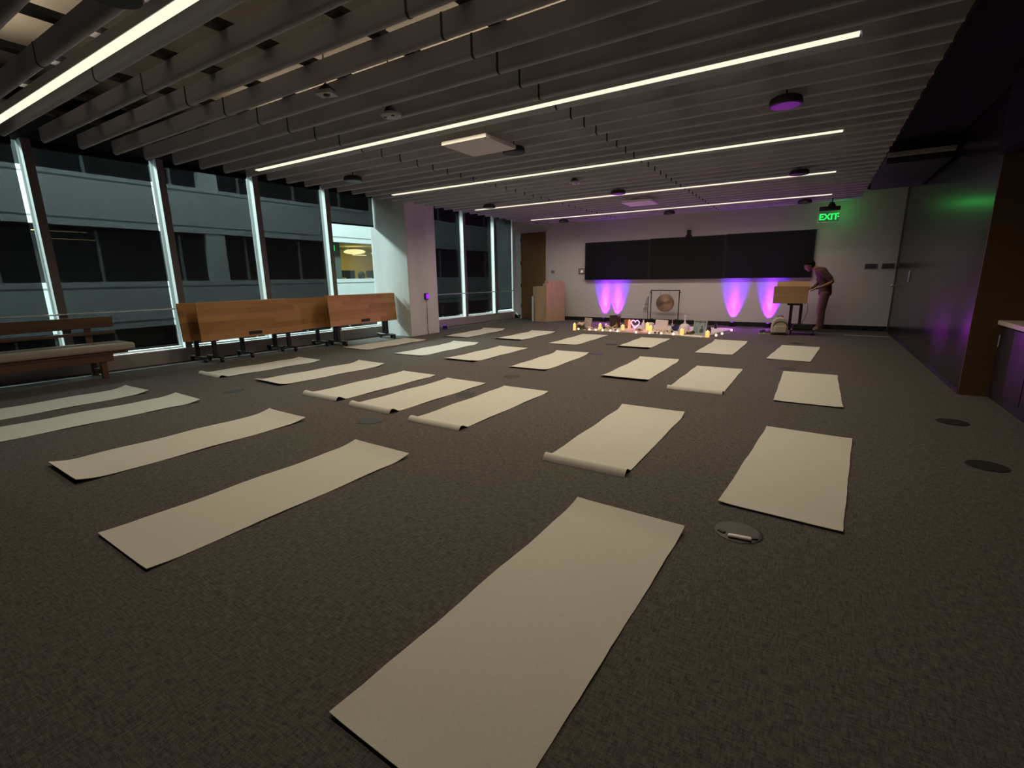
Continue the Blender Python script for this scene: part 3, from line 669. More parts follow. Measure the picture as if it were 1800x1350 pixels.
for i, (x, y, t) in enumerate(UPS):
    if i == 0: up.location = (x, y, 0); up['label'] = t
    else: dup(up, (x, y, 0), t)

# ------------------------------------------------------------------ altar
def cloth(name, poly, m, label, amp=.012, h=.012, cat='cloth', seed=1, sub=.12):
    """Crumpled cloth lying on the floor: grid over the polygon's bounds, kept inside it."""
    rnd = random.Random(seed)
    xs = [p[0] for p in poly]; ys = [p[1] for p in poly]
    bm = NB(); n = len(poly); cx, cy = sum(xs)/n, sum(ys)/n
    rings = []
    K = 8
    for k in range(K+1):
        f = k/K; ring = []
        for i in range(n):
            for t in range(4):
                x = poly[i][0]+(poly[(i+1) % n][0]-poly[i][0])*t/4; y = poly[i][1]+(poly[(i+1) % n][1]-poly[i][1])*t/4
                j = 1+(rnd.uniform(-.05, .05) if k == K else 0)
                px, py = cx+(x-cx)*f*j, cy+(y-cy)*f*j
                z = h+amp*(.6+.4*math.sin(px*23+py*9+seed)*math.sin(py*19-px*7))*(rnd.uniform(.5, 1.1))
                if k == K: z = .003
                ring.append(bm.verts.new((px, py, z)))
            if k == 0: break
        if k == 0: ring = [ring[0]]; [bm.verts.remove(v) for v in bm.verts if v != ring[0]]
        rings.append(ring)
    m4 = n*4
    for i in range(m4): bm.faces.new((rings[0][0], rings[1][i], rings[1][(i+1) % m4]))
    for k in range(1, K):
        for i in range(m4): bm.faces.new((rings[k][i], rings[k+1][i], rings[k+1][(i+1) % m4], rings[k][(i+1) % m4]))
    for f in bm.faces: f.normal_update()
    o = obj(name, bm, m, smooth=True); md = o.modifiers.new('thick', 'SOLIDIFY'); md.thickness = .002; md.offset = -1
    tag(o, label, cat); return o
cloth('altar_cloth', [(-4.86, 11.05), (-4.3, 11.0), (-3.7, 10.98), (-3.0, 11.0), (-2.4, 10.92), (-1.93, 10.78), (-1.9, 11.2), (-1.75, 12.0), (-1.62, 12.9), (-2.6, 12.95), (-3.8, 12.9), (-4.7, 12.4)], 'white_cloth', 'large white cloth spread on the carpet under the altar things', .012, .006)
cloth('pink_scarf', [(-3.86, 10.9), (-3.4, 10.88), (-3.16, 10.93), (-3.3, 11.5), (-3.7, 11.5)], 'pink_cloth', 'crumpled pink scarf in front of the neon heart', .03, .03, 'scarf', 3)
cloth('cream_runner', [(-2.42, 10.74), (-1.98, 10.66), (-1.95, 10.86), (-2.4, 10.92)], 'paper', 'pale flat cloth strip below the blue-grey picture', .006, .022, 'cloth', 5)

def led_candle(x, y, h, r, label, m='candle'):
    d = thing('candle', label, 'candle', (x, y, .018 if y > 11 else .003), 0, 'glowing candles on the altar')
    bm = NB(); lathe(bm, [(r, 0), (r*1.02, h*.2), (r, h*.93), (r*.9, h), (r*.6, h*.965)], 18); obj('wax', bm, m, d, smooth=True)
    bm = NB(); lathe(bm, [(.002, h*.96), (.008, h*.985), (.006, h+.012), (.001, h+.026)], 8); obj('flame', bm, 'flame', d, smooth=True)
    return d
led_candle(-5.0, 10.90, .165, .036, 'glowing candle at the lectern end of the altar')
led_candle(-4.45, 11.2, .14, .036, 'glowing candle between the pink flowers and the driftwood')
led_candle(-3.9, 11.3, .12, .04, 'short glowing candle before the terracotta box')
led_candle(-3.84, 11.6, .21, .036, 'tall amber candle beside the neon heart', 'candle_dim')
led_candle(-3.30, 11.3, .19, .038, 'taller glowing candle of the pair near the heart')
led_candle(-3.21, 11.25, .13, .038, 'shorter glowing candle of the pair near the heart')
led_candle(-2.44, 11.0, .125, .04, 'glowing candle in front of the white bell')
led_candle(-1.87, 10.83, .13, .042, 'bright glowing candle at the far end beside the blue-grey picture')

def ballmesh(r): b = NB(); ball(b, (0, 0, 0), r, u=12, v=8); return b
BUL = [(-4.93, 10.98), (-4.62, 10.95), (-4.46, 10.96), (-4.28, 10.94), (-4.08, 10.93), (-3.90, 10.92), (-3.42, 10.83), (-3.12, 10.86), (-2.86, 10.88), (-2.58, 10.82), (-1.72, 10.98), (-1.66, 11.35), (-1.58, 12.15), (-2.14, 12.3), (-4.72, 12.3), (-4.48, 12.72)]
BT = ['beside the candle at the lectern end', 'below the pink flowers', 'below the second candle', 'before the driftwood twig', 'at the driftwood fork', 'below the short candle', 'on the scarf edge before the heart', 'before the candle pair', 'below the pale square board', 'before the white bell', 'just past the brightest candle', 'second along the free end of the string', 'last on the free end of the string', 'behind the blue-grey picture', 'behind the framed picture', 'behind the tall dark box']
b0 = None
for (x, y), t in zip(BUL, BT):
    lab = 'round string light bulb '+t
    if b0 is None: b0 = tag(obj('string_bulb', ballmesh(.026), 'bulb', loc=(x, y, .036), smooth=True), lab, 'light bulb', 'string light bulbs around the altar')
    else:
        o = b0.copy(); C.objects.link(o); o.location = (x, y, .036); o['label'] = lab
bm = NB(); tube(bm, [(x, y+.02, .012) for x, y in BUL[:10]]+[(-2.2, 10.62, .008), (-1.8, 10.7, .008)]+[(x+.02, y, .01) for x, y in BUL[10:13]], .004, 6); tag(obj('light_string_cord', bm, 'drift'), 'thin cord of the string lights along the altar edge', 'cord')

def frame_pic(x, y, w, h, lean, rz, label, pm, name='picture_frame', fm='drift'):
    d = thing(name, label, 'picture frame', (x, y, .02), rz)
    bm = NB(); t = .016
    bb(bm, -w/2, w/2, -.012, .012, 0, t); bb(bm, -w/2, w/2, -.012, .012, h-t, h); bb(bm, -w/2, -w/2+t, -.012, .012, t, h-t); bb(bm, w/2-t, w/2, -.012, .012, t, h-t)
    f = obj('frame', bm, fm, d, rot=(-lean, 0, 0))
    bm = NB(); bb(bm, -w/2+t, w/2-t, -.004, .008, t, h-t); p = obj('picture', bm, pm, d, rot=(-lean, 0, 0))
    bm = NB(); bb(bm, -.02, .02, .1, .11, 0, h*.8); obj('easel_back', bm, 'dark_wood', d, rot=(.12, 0, 0))
    return d, p
d, p = frame_pic(-4.82, 11.25, .25, .27, .2, -.45, 'framed pale picture with a bright dot, leaning on the altar', 'picture')
bm = NB(); cyl(bm, (.0, -.005, .19), (.0, -.003, .19), .022, seg=16); obj('bright_dot', bm, 'paper', p)
bm = NB(); bb(bm, -.08, .08, -.005, -.003, .05, .062); obj('caption_bar', bm, 'paper', p)
d, p = frame_pic(-2.08, 11.02, .30, .32, .18, -.28, 'blue-grey framed picture of a figure leaning on the altar', 'print', fm='grey_dev')
bm = NB(); lathe(bm, [(.001, 0), (.05, .005), (.045, .06), (.02, .1), (.028, .13), (.02, .155), (.001, .16)], 12); o = obj('printed_figure', bm, 'print_dark', p, loc=(.045, -.003, .05)); o.scale = (1, .05, 1)
bm = NB(); bb(bm, -.12, .12, -.006, -.004, .275, .29); obj('caption_bar', bm, 'print_dark', p)

d = thing('tall_box', 'tall dark brown box with an angled lid on the altar', 'box', (-4.30, 11.85, .016), -.35)
bm = NB(); prism(bm, [(-.115, -.08), (.115, -.08), (.115, .08), (-.115, .08)], 0, .29); obj('body', bm, 'dark_wood', d, bevel=.004)
bm = NB(); box(bm, (0, 0, .305), (.25, .18, .016), (0, -.1, 0)); obj('lid', bm, 'dark_wood', d)
d = thing('olive_bottle', 'slim olive bottle before the tall dark box', 'bottle', (-4.19, 11.66, .018))
bm = NB(); lathe(bm, [(.028, 0), (.03, .02), (.03, .09), (.014, .115), (.012, .14)], 16); obj('body', bm, 'gold', d, smooth=True)
bm = NB(); cyl(bm, (0, 0, .14), (0, 0, .155), .014, seg=12); obj('stopper', bm, 'dark_wood', d)
d = thing('terracotta_box', 'terracotta planter box behind the tall amber candle', 'planter', (-3.97, 11.95, .016))
bm = NB(); lathe(bm, [(.11, 0), (.13, .16), (.14, .17), (.14, .2), (.115, .2), (.11, .06)], 4); obj('pot', bm, 'terracotta', d, rot=(0, 0, PI/4))
d = thing('neon_heart', 'pink neon heart light on a white foot', 'neon light', (-3.66, 11.5, .03))
pts = []
for i in range(44):
    t = 2*PI*i/44; pts.append((.0062*16*math.sin(t)**3, 0, .0066*(13*math.cos(t)-5*math.cos(2*t)-2*math.cos(3*t)-math.cos(4*t))+.135))
bm = NB(); tube(bm, pts, .011, 10, True); obj('tube', bm, 'neon', d, smooth=True)
bm = NB(); bb(bm, -.05, .05, -.035, .035, 0, .02); cyl(bm, (0, 0, .02), (0, 0, .035), .012, seg=8); obj('foot', bm, 'white', d)
d = thing('grey_bottle', 'grey frosted bottle behind the neon heart', 'bottle', (-3.58, 11.9, .016))
bm = NB(); lathe(bm, [(.04, 0), (.042, .02), (.042, .12), (.02, .16), (.018, .2)], 18); obj('body', bm, 'crystal', d, smooth=True)
bm = NB(); cyl(bm, (0, 0, .2), (0, 0, .215), .02, seg=12); obj('cap', bm, 'grey_dev', d)
d = thing('pale_board', 'pale pink rounded square board standing on the altar', 'board', (-3.06, 11.6, .016), -.25)
bm = NB(); bb(bm, -.165, .165, -.02, .02, 0, .25); obj('panel', bm, 'crystal', d, rot=(-.12, 0, 0), bevel=.03)
bm = NB(); bb(bm, -.12, .12, -.05, .08, 0, .014); obj('stand', bm, 'drift', d)
d = thing('white_vase', 'small white tub behind the candle pair', 'vase', (-3.38, 11.75, .016))
bm = NB(); lathe(bm, [(.08, 0), (.1, .03), (.1, .15), (.09, .16), (.075, .15)], 20); obj('body', bm, 'white', d, smooth=True)
d = thing('candlestick', 'thin pale candlestick between the pale board and the bell', 'candlestick', (-2.90, 12.0, .016))
bm = NB(); lathe(bm, [(.045, 0), (.05, .01), (.012, .03), (.01, .12), (.02, .13), (.012, .14)], 16); obj('stem', bm, 'crystal', d, smooth=True)
bm = NB(); cyl(bm, (0, 0, .14), (0, 0, .26), .009, seg=10); obj('taper', bm, 'petal', d)
d = thing('cobalt_bowl', 'dark cobalt blue bowl beside the white bell', 'bowl', (-2.76, 11.75, .016))
bm = NB(); lathe(bm, [(.04, 0), (.08, .03), (.1, .1), (.094, .1), (.07, .03)], 20); obj('body', bm, 'cobalt', d, smooth=True)
bm = NB(); cyl(bm, (-.1, -.03, .02), (-.03, -.02, .14), .008, seg=8); obj('mallet', bm, 'crystal', d)
d = thing('white_bell', 'white domed bell with a slim handle on the altar', 'bell', (-2.44, 11.25, .02))
bm = NB(); lathe(bm, [(.13, 0), (.125, .03), (.115, .12), (.105, .17), (.07, .205), (.03, .215), (.022, .25), (.014, .255)], 28); obj('dome', bm, 'crystal', d, smooth=True)
bm = NB(); lathe(bm, [(.014, .25), (.018, .3), (.012, .34), (.022, .36), (.026, .385), (.012, .41)], 16); obj('handle', bm, 'crystal', d, smooth=True)
d = thing('dark_bottle', 'small dark bottle standing on the violet lit cloth', 'bottle', (-2.0, 12.6, .01))
bm = NB(); lathe(bm, [(.032, 0), (.034, .02), (.034, .1), (.014, .13), (.013, .16)], 16); obj('body', bm, 'black', d, smooth=True)
bm = NB(); cyl(bm, (0, 0, .16), (0, 0, .18), .016, seg=12); obj('cap', bm, 'leaf', d)
d = thing('dark_jar', 'dark lidded jar behind the brightest candle', 'jar', (-1.98, 11.5, .012))
bm = NB(); lathe(bm, [(.05, 0), (.065, .03), (.065, .1), (.05, .13)], 18); obj('body', bm, 'dark_wood', d, smooth=True)
bm = NB(); lathe(bm, [(.056, .13), (.06, .14), (.04, .16)], 18); obj('lid', bm, 'dark_wood', d, smooth=True)
d = thing('dark_planter', 'dark low pot with cream flowers at the lectern end', 'planter', (-4.96, 11.2, .003))
bm = NB(); lathe(bm, [(.07, 0), (.09, .03), (.085, .09), (.07, .09)], 18); obj('pot', bm, 'leaf', d, smooth=True)
for i in range(7):
    a = i*.9; bm = NB(); ball(bm, (.06*math.cos(a)*(i > 0), .06*math.sin(a)*(i > 0), .125+.02*(i % 2)), .036, u=8, v=6); obj('flower', bm, 'petal_cream', d, smooth=True)
def heap(name, x, y, cat, label, n, m, r, spread, seed, part):
    rnd = random.Random(seed); d = thing(name, label, cat, (x, y, .014))
    for i in range(n):
        a = rnd.uniform(0, 6.28); q = spread*math.sqrt(rnd.random()); s = r*rnd.uniform(.7, 1.2)
        bm = NB(); bmesh.ops.create_icosphere(bm, subdivisions=1, radius=s, matrix=Matrix.Translation((q*math.cos(a), q*.6*math.sin(a), s*.7+rnd.uniform(0, .5)*s)) @ Matrix.Diagonal((1, rnd.uniform(.6, 1), rnd.uniform(.6, 1), 1)))
        obj(part, bm, m if not isinstance(m, tuple) else rnd.choice(m), d)
    return d
heap('flower_posy', -4.62, 11.15, 'flowers', 'pink flower posy beside the framed picture', 9, ('petal', 'petal_cream', 'leaf'), .036, .11, 1, 'blossom')
heap('flower_posy', -3.45, 11.15, 'flowers', 'red and brown dried posy between heart and candle pair', 8, ('terracotta', 'petal', 'stone'), .035, .1, 2, 'blossom')
heap('flower_posy', -2.82, 11.15, 'flowers', 'dark dried posy below the pale square board', 10, ('stone', 'leaf', 'petal_cream'), .042, .14, 3, 'blossom')
heap('flower_posy', -2.27, 11.05, 'flowers', 'dark posy between the white bell and the blue-grey picture', 8, ('leaf', 'stone', 'petal'), .045, .09, 4, 'blossom')
heap('flower_posy', -4.28, 11.3, 'flowers', 'dark leafy posy behind the driftwood twig', 8, ('leaf', 'stone', 'drift'), .04, .13, 5, 'blossom')
STN = [(-4.83, 11.0, 'below the framed picture'), (-4.72, 11.02, 'at the picture corner'), (-4.34, 11.02, 'before the driftwood'), (-4.0, 11.1, 'by the short candle'), (-3.02, 10.97, 'before the pale board'), (-2.93, 10.96, 'at the foot of the dark dried posy'), (-2.34, 10.9, 'beside the bell candle'), (-3.56, 10.98, 'on the pink scarf')]
s0 = None
for x, y, t in STN:
    if s0 is None:
        bm = NB(); bmesh.ops.create_icosphere(bm, subdivisions=1, radius=.034, matrix=Matrix.Diagonal((1.2, .9, .7, 1))); s0 = tag(obj('stone', bm, 'stone', loc=(x, y, .034)), 'small brown stone '+t, 'stone', 'small stones on the altar cloth')
    else:
        o = s0.copy(); C.objects.link(o); o.location = (x, y, .034); o.rotation_euler = (0, 0, x*7); o['label'] = 'small brown stone '+t
bm = NB()
tube(bm, [(-4.36, 11.35, .15), (-4.28, 11.2, .1), (-4.17, 11.08, .04), (-4.08, 11.02, .03)], .014, 8); tube(bm, [(-4.2, 11.1, .05), (-4.12, 11.15, .09), (-4.05, 11.22, .13)], .011, 8); tube(bm, [(-4.15, 11.06, .04), (-4.35, 11.0, .025), (-4.5, 11.02, .02)], .012, 8)
tag(obj('driftwood_branch', bm, 'drift', smooth=True), 'pale forked driftwood branch before the tall dark box', 'branch')

# ------------------------------------------------------------------ cart, carton, backpack, shoes
d = thing('rolling_stand', 'black two-post rolling stand under the cardboard carton', 'stand', (-.36, 12.15, 0))
for x, y in ((-.06, -.05), (.12, .12)):
    bm = NB(); bb(bm, x-.03, x+.03, y-.025, y+.025, .1, .645); obj('post', bm, 'black_metal', d, bevel=.006)
bm = NB(); bb(bm, -.14, .14, -.14, .2, .635, .672); obj('top_plate', bm, 'black_metal', d, bevel=.005)
bm = NB(); bb(bm, -.05, .42, -.12, .18, .075, .1); obj('base_frame', bm, 'black_metal', d, bevel=.008)
bm = NB(); bb(bm, .0, .38, .08, .17, .1, .21); obj('power_box', bm, 'black', d, bevel=.008)
for x in (-.03, .4):
    for y in (-.1, .16):
        bm = NB(); cyl(bm, (x-.015, y, .037), (x+.015, y, .037), .037, seg=16); cyl(bm, (x, y, .05), (x, y, .08), .012, seg=8); obj('caster', bm, 'black', d)
bm = NB(); tube(bm, [(.24, -.06, .68), (.25, -.04, .5), (.21, 0, .36), (.17, .05, .26), (.2, .1, .2)], .005, 6); obj('cord', bm, 'black', d)
d = thing('carton', 'long tan cardboard carton with open flaps on the rolling stand', 'box', (-.46, 12.2, .673))
bm = NB()
t = .006
bb(bm, -.32, .32, -.2, -.2+t, 0, .355); bb(bm, -.32, .32, .2-t, .2, 0, .355); bb(bm, -.32, -.32+t, -.2+t, .2-t, 0, .355); bb(bm, .32-t, .32, -.2+t, .2-t, 0, .355); bb(bm, -.32, .32, -.2, .2, 0, t)
obj('body', bm, 'card', d)
bm = NB(); bb(bm, -.322, .322, -.204, -.2, .178, .184); obj('tape_seam', bm, 'drift', d)
bm = NB(); box(bm, (.02, .22, .405), (.62, .006, .11), (-.3, 0, 0)); obj('back_flap', bm, 'card', d)
bm = NB(); box(bm, (.348, 0, .30), (.006, .38, .13), (0, -.35, 0)); obj('side_flap', bm, 'card', d)
d = thing('backpack', 'cream canvas backpack on the floor beside the rolling stand', 'backpack', (-.60, 11.98, 0), .2)
bm = NB()
pr_ = [(-.14, .0), (-.16, .06), (-.155, .2), (-.13, .3), (-.08, .36), (0, .375), (.08, .36), (.13, .3), (.155, .2), (.16, .06), (.14, 0)]
a = [bm.verts.new((x, -.09, z)) for x, z in pr_]; b = [bm.verts.new((x, .09, z)) for x, z in pr_]
bm.faces.new(a); bm.faces.new(list(reversed(b)))
for i in range(len(pr_)): bm.faces.new((a[i], b[i], b[(i+1) % len(pr_)], a[(i+1) % len(pr_)]))
obj('bag_body', bm, 'canvas', d, bevel=.025)
bm = NB(); bb(bm, -.12, .12, -.13, -.085, .05, .2); obj('front_pocket', bm, 'canvas', d, bevel=.02)
bm = NB(); tube(bm, [(-.14, -.092, .19), (-.09, -.1, .27), (0, -.1, .3), (.09, -.1, .27), (.14, -.092, .19)], .008, 6); obj('zip_band', bm, 'dark_wood', d)
bm = NB(); tube(bm, [(-.05, 0, .37), (-.04, 0, .405), (0, 0, .415), (.04, 0, .405), (.05, 0, .37)], .008, 6); obj('grab_handle', bm, 'dark_wood', d)
bm = NB(); bb(bm, -.165, .165, -.1, .1, .0, .05); obj('bottom_band', bm, 'dark_wood', d, bevel=.02)
def shoe(x, y, rz, label):
    d = thing('shoe', label, 'shoe', (x, y, 0), rz, 'shoes beside the backpack')
    bm = NB(); prism(bm, [(-.13, -.03), (-.1, -.042), (.02, -.036), (.1, -.045), (.135, -.02), (.135, .02), (.1, .042), (.02, .036), (-.1, .042), (-.13, .03)], 0, .022); obj('sole', bm, 'sole', d, bevel=.005)
    bm = NB(); lathe(bm, [(.04, .02), (.04, .05), (.032, .085), (.026, .085)], 14, (-.085, 0, 0)); ball(bm, (.045, 0, .035), .045, (1.8, .85, .75), 14, 8); obj('upper', bm, 'shoe', d, smooth=True)
    return d
shoe(-.86, 11.98, .15, 'dark shoe with pale sole farther from the backpack'); shoe(-.83, 12.13, .3, 'dark shoe with pale sole close to the backpack')

# ------------------------------------------------------------------ person
def skin_mesh(nodes, edges, name, sub=2):
    """nodes: {key: (pos, radius or (rx, ry))}; grows a smooth limb surface along the edges."""
    keys = list(nodes); idx = {k: i for i, k in enumerate(keys)}
    me = bpy.data.meshes.new(name); me.from_pydata([nodes[k][0] for k in keys], [(idx[a], idx[b]) for a, b in edges], [])
    o = bpy.data.objects.new(name, me); C.objects.link(o)
    md = o.modifiers.new('skin', 'SKIN'); md.use_smooth_shade = True
    for i, k in enumerate(keys):
        r = nodes[k][1]; v = me.skin_vertices[0].data[i]; v.radius = (r, r) if not isinstance(r, tuple) else r
        v.use_root = (i == 0)
    s = o.modifiers.new('sub', 'SUBSURF'); s.levels = sub; s.render_levels = sub
    bpy.context.view_layer.update()
    out = bpy.data.meshes.new_from_object(o.evaluated_get(bpy.context.evaluated_depsgraph_get()))
    bpy.data.objects.remove(o)
    return out
PX, PY = .14, 12.9
def Pp(x, y, z): return (x-PX, y-PY, z)
def hand_nodes(pref, w, d, up, side, nodes, edges):
    w, d, up, side = Vector(w), Vector(d).normalized(), Vector(up).normalized(), Vector(side).normalized()
    palm = w+d*.055; nodes[pref+'palm'] = (tuple(palm), (.034, .02)); edges.append((pref+'wrist', pref+'palm'))
    for i, (o, ln) in enumerate(((-.027, .068), (-.009, .078), (.009, .073), (.026, .055))):
        b = palm+d*.03+side*o; m1 = b+d*ln*.5-up*.008; m2 = b+d*ln*.8-up*.03
        nodes[f'{pref}f{i}a'] = (tuple(b), .0105); nodes[f'{pref}f{i}b'] = (tuple(m1), .0095); nodes[f'{pref}f{i}c'] = (tuple(m2), .008)
        edges += [(pref+'palm', f'{pref}f{i}a'), (f'{pref}f{i}a', f'{pref}f{i}b'), (f'{pref}f{i}b', f'{pref}f{i}c')]
    t0 = w+d*.03-side*.036; t1 = t0+d*.035-side*.022; t2 = t1+d*.03-up*.01
    nodes[pref+'t0'] = (tuple(t0), .013); nodes[pref+'t1'] = (tuple(t1), .011); nodes[pref+'t2'] = (tuple(t2), .009)
    edges += [(pref+'palm', pref+'t0'), (pref+'t0', pref+'t1'), (pref+'t1', pref+'t2')]
N = {}; Eg = []
def nd(k, x, y, z, r, prev=None):
    N[k] = (Pp(x, y, z), r)
    if prev: Eg.append((prev, k))
nd('pelvis', .165, 12.9, .90, .125); nd('waist', .165, 12.9, 1.05, .115, 'pelvis'); nd('chest', .10, 12.9, 1.24, .14, 'waist'); nd('upper', .05, 12.9, 1.34, .115, 'chest')
nd('neck', -.055, 12.9, 1.40, .055, 'upper'); nd('skull', -.15, 12.9, 1.44, .06, 'neck')
for s, y in (('l', -1), ('r', 1)):
    nd(s+'hip', .17, 12.9+y*.085, .84, .092, 'pelvis'); nd(s+'knee', .125+.02*(y < 0), 12.9+y*.095, .47, .062, s+'hip'); nd(s+'calf', .15, 12.9+y*.095, .33, .056, s+'knee'); nd(s+'ankle', .13+.03*(y < 0), 12.9+y*.095, .085, .036, s+'calf')
    nd(s+'heel', .165+.03*(y < 0), 12.9+y*.095, .04, .033, s+'ankle'); nd(s+'ball', .01, 12.9+y*.10, .032, .034, s+'ankle'); nd(s+'toe', -.075, 12.9+y*.10, .026, .026, s+'ball')
nd('lsh', .085, 12.72, 1.345, .062, 'upper'); nd('lelb', .295, 12.68, 1.115, .042, 'lsh'); nd('lfore', .18, 12.665, 1.05, .04, 'lelb'); nd('lwrist', .04, 12.62, .985, .026, 'lfore')
nd('rsh', .05, 13.08, 1.34, .062, 'upper'); nd('relb', .03, 13.12, 1.08, .042, 'rsh'); nd('rfore', -.02, 13.04, 1.03, .038, 'relb'); nd('rwrist', -.07, 12.86, .99, .026, 'rfore')
hand_nodes('l', N['lwrist'][0], (-.9, -.35, -.25), (-.2, 0, 1), (.35, -.9, 0), N, Eg)
hand_nodes('r', N['rwrist'][0], (-.6, -.8, -.15), (0, 0, 1), (.8, -.6, 0), N, Eg)
pd = thing('person', 'person in a dark brown shirt and taupe trousers bending over the cardboard carton', 'person', (PX, PY, 0))
bme = skin_mesh(N, Eg, 'body')
# head with jaw, nose, lips and ears grown onto the same mesh
fd = Vector((-.80, 0, -.60)).normalized(); ud = Vector((-.60, 0, .80)); sd = Vector((0, 1, 0))
HC = Vector(Pp(-.185, 12.9, 1.462))
def hball(bm, f, sy_, u, rf, rs, ru, n=14):
    rot = Matrix((fd, sd, ud)).transposed().to_4x4()
    bmesh.ops.create_uvsphere(bm, u_segments=n, v_segments=max(6, n*2//3), radius=1, matrix=Matrix.Translation(HC+fd*f+sd*sy_+ud*u) @ rot @ Matrix.Diagonal((rf, rs, ru, 1)))
bm = NB(); bm.from_mesh(bme)
hball(bm, 0, 0, .005, .098, .077, .108, 22); hball(bm, .035, 0, -.062, .056, .054, .05); hball(bm, .094, 0, -.014, .017, .011, .024, 10)
hball(bm, .082, 0, -.058, .014, .026, .009, 10); hball(bm, .076, 0, .03, .024, .055, .016, 12)
for s in (-1, 1): hball(bm, -.008, s*.079, -.005, .022, .01, .034, 10)
o = obj('body', bm, 'skin', pd, smooth=True)
for s in (-1, 1):
    bm = NB(); hball(bm, .084, s*.031, .01, .012, .015, .010, 8); obj('eye', bm, 'black', pd, smooth=True)
bm = NB(); hball(bm, -.016, 0, .026, .113, .097, .112, 26)
cut = [v for v in bm.verts if (v.co-HC).dot(fd) > .035 and (v.co-HC).dot(ud) < .072 or (v.co-HC).dot(fd) > -.03 and (v.co-HC).dot(ud) < .012]
bmesh.ops.delete(bm, geom=cut, context='VERTS')
hr = obj('hair', bm, 'hair', pd, smooth=True); md = hr.modifiers.new('thick', 'SOLIDIFY'); md.thickness = .012; md.offset = -1
def garment(name, m, chains, voxel=.013):
    """One closed surface: ellipsoids run along each chain, fused and smoothed."""
    bm = NB()
    for ch in chains:
        for (p, a), (q, b) in zip(ch, ch[1:]):
            n = max(3, int((Vector(q)-Vector(p)).length/.022))
            for i in range(n+1):
                t = i/n; c = Vector(p).lerp(Vector(q), t); e = [a[k]+(b[k]-a[k])*t for k in range(3)]
                bmesh.ops.create_uvsphere(bm, u_segments=14, v_segments=9, radius=1, matrix=Matrix.Translation(c) @ Matrix.Diagonal((*e, 1)))
    me = bpy.data.meshes.new('tmp'); bm.to_mesh(me); bm.free()
    o = bpy.data.objects.new('tmp', me); C.objects.link(o)
    md = o.modifiers.new('fuse', 'REMESH'); md.mode = 'VOXEL'; md.voxel_size = voxel
    md = o.modifiers.new('soft', 'SMOOTH'); md.factor = .5; md.iterations = 6
    bpy.context.view_layer.update()
    out = bpy.data.meshes.new_from_object(o.evaluated_get(bpy.context.evaluated_depsgraph_get())); bpy.data.objects.remove(o)
    bm = NB(); bm.from_mesh(out); return obj(name, bm, m, pd, smooth=True)
E = lambda x, y, z, rx, ry, rz: (Pp(x, y, z), (rx, ry, rz))
def at(k, r): return (N[k][0], (r, r, r))
def lerpn(a, b, t, r): return (tuple(Vector(N[a][0]).lerp(Vector(N[b][0]), t)), (r, r, r))
garment('shirt', 'shirt', [
    [E(.172, 12.9, .865, .135, .165, .05), E(.168, 12.9, .96, .128, .158, .06), E(.16, 12.9, 1.06, .124, .155, .07), E(.10, 12.9, 1.23, .132, .168, .09), E(.055, 12.9, 1.335, .125, .175, .10), E(.02, 12.9, 1.37, .10, .135, .075), E(-.03, 12.9, 1.395, .07, .072, .052)],
    [at('lsh', .074), lerpn('lsh', 'lelb', .68, .062)], [at('rsh', .074), lerpn('rsh', 'relb', .68, .062)]])
garment('trousers', 'trousers', [
    [E(.17, 12.9, .93, .126, .155, .04), E(.172, 12.9, .84, .13, .16, .06)]]+[
    [at(k+'hip', .098), at(k+'knee', .077), at(k+'calf', .073), lerpn(k+'calf', k+'ankle', .82, .062)] for k in 'lr'])

# ------------------------------------------------------------------ lights
def area(name, loc, size, power, col, direction, shape='RECTANGLE', spread=180):
    l = bpy.data.lights.new(name, 'AREA'); l.shape = shape; l.size = size[0]; l.size_y = size[1]; l.energy = power; l.color = col; l.spread = math.radians(spread)
    o = bpy.data.objects.new(name, l); C.objects.link(o); o.location = loc
    o.rotation_euler = Vector(direction).to_track_quat('-Z', 'Y').to_euler(); return o
WARM = (1, .84, .62)
for i, y in enumerate(STRIP_Y):
    o = area('strip_lamp', ((LX0+LX1)/2, y, ZB-.004), (LX1-LX0, .05), (27, 62, 66, 62, 46)[i], WARM, (0, 0, -1), spread=152); o.rotation_euler = (0, 0, 0)
    o = area('strip_uplamp', ((LX0+LX1)/2, y, ZB+.1), (LX1-LX0, .05), 16, WARM, (0, 0, 1), spread=95); o.rotation_euler = (PI, 0, 0)
# daylight in the alley between the buildings, added as two area lights
SKY = (.79, 1, .98)
def yarea(name, loc, size, power, col, d):
    z = -Vector(d).normalized(); y = Vector((0, 1, 0)); x = y.cross(z).normalized(); y = z.cross(x)
    o = area(name, loc, size, power, col, d); o.rotation_euler = Matrix((x, y, z)).transposed().to_euler(); return o
yarea('alley_sky_room', (-16.2, 3.0, 7.6), (1.2, 18), 5600, SKY, (6.5, 0, -6.7))
yarea('alley_sky_facade', (-10.4, 6.0, 8.2), (1.2, 30), 2600, SKY, (-7, 0, -5.5))
area('office_light', (FX-2.4, 17.2, 2.9), (2.2, 4), 60, (1, .78, .35), (0, 0, -1))
def spot(name, loc, target, power, col, size, blend, r=.03):
    l = bpy.data.lights.new(name, 'SPOT'); l.energy = power; l.color = col; l.spot_size = math.radians(size); l.spot_blend = blend; l.shadow_soft_size = r
    o = bpy.data.objects.new(name, l); C.objects.link(o); o.location = loc
    o.rotation_euler = (Vector(target)-Vector(loc)).to_track_quat('-Z', 'Y').to_euler(); return o
def point(name, loc, power, col, r=.03):
    l = bpy.data.lights.new(name, 'POINT'); l.energy = power; l.color = col; l.shadow_soft_size = r
    o = bpy.data.objects.new(name, l); C.objects.link(o); o.location = loc; return o
VIO, MAG = (.13, .003, 1), (.95, .08, .85)
def tilt(deg): return (0, math.sin(math.radians(deg)), math.cos(math.radians(deg)))
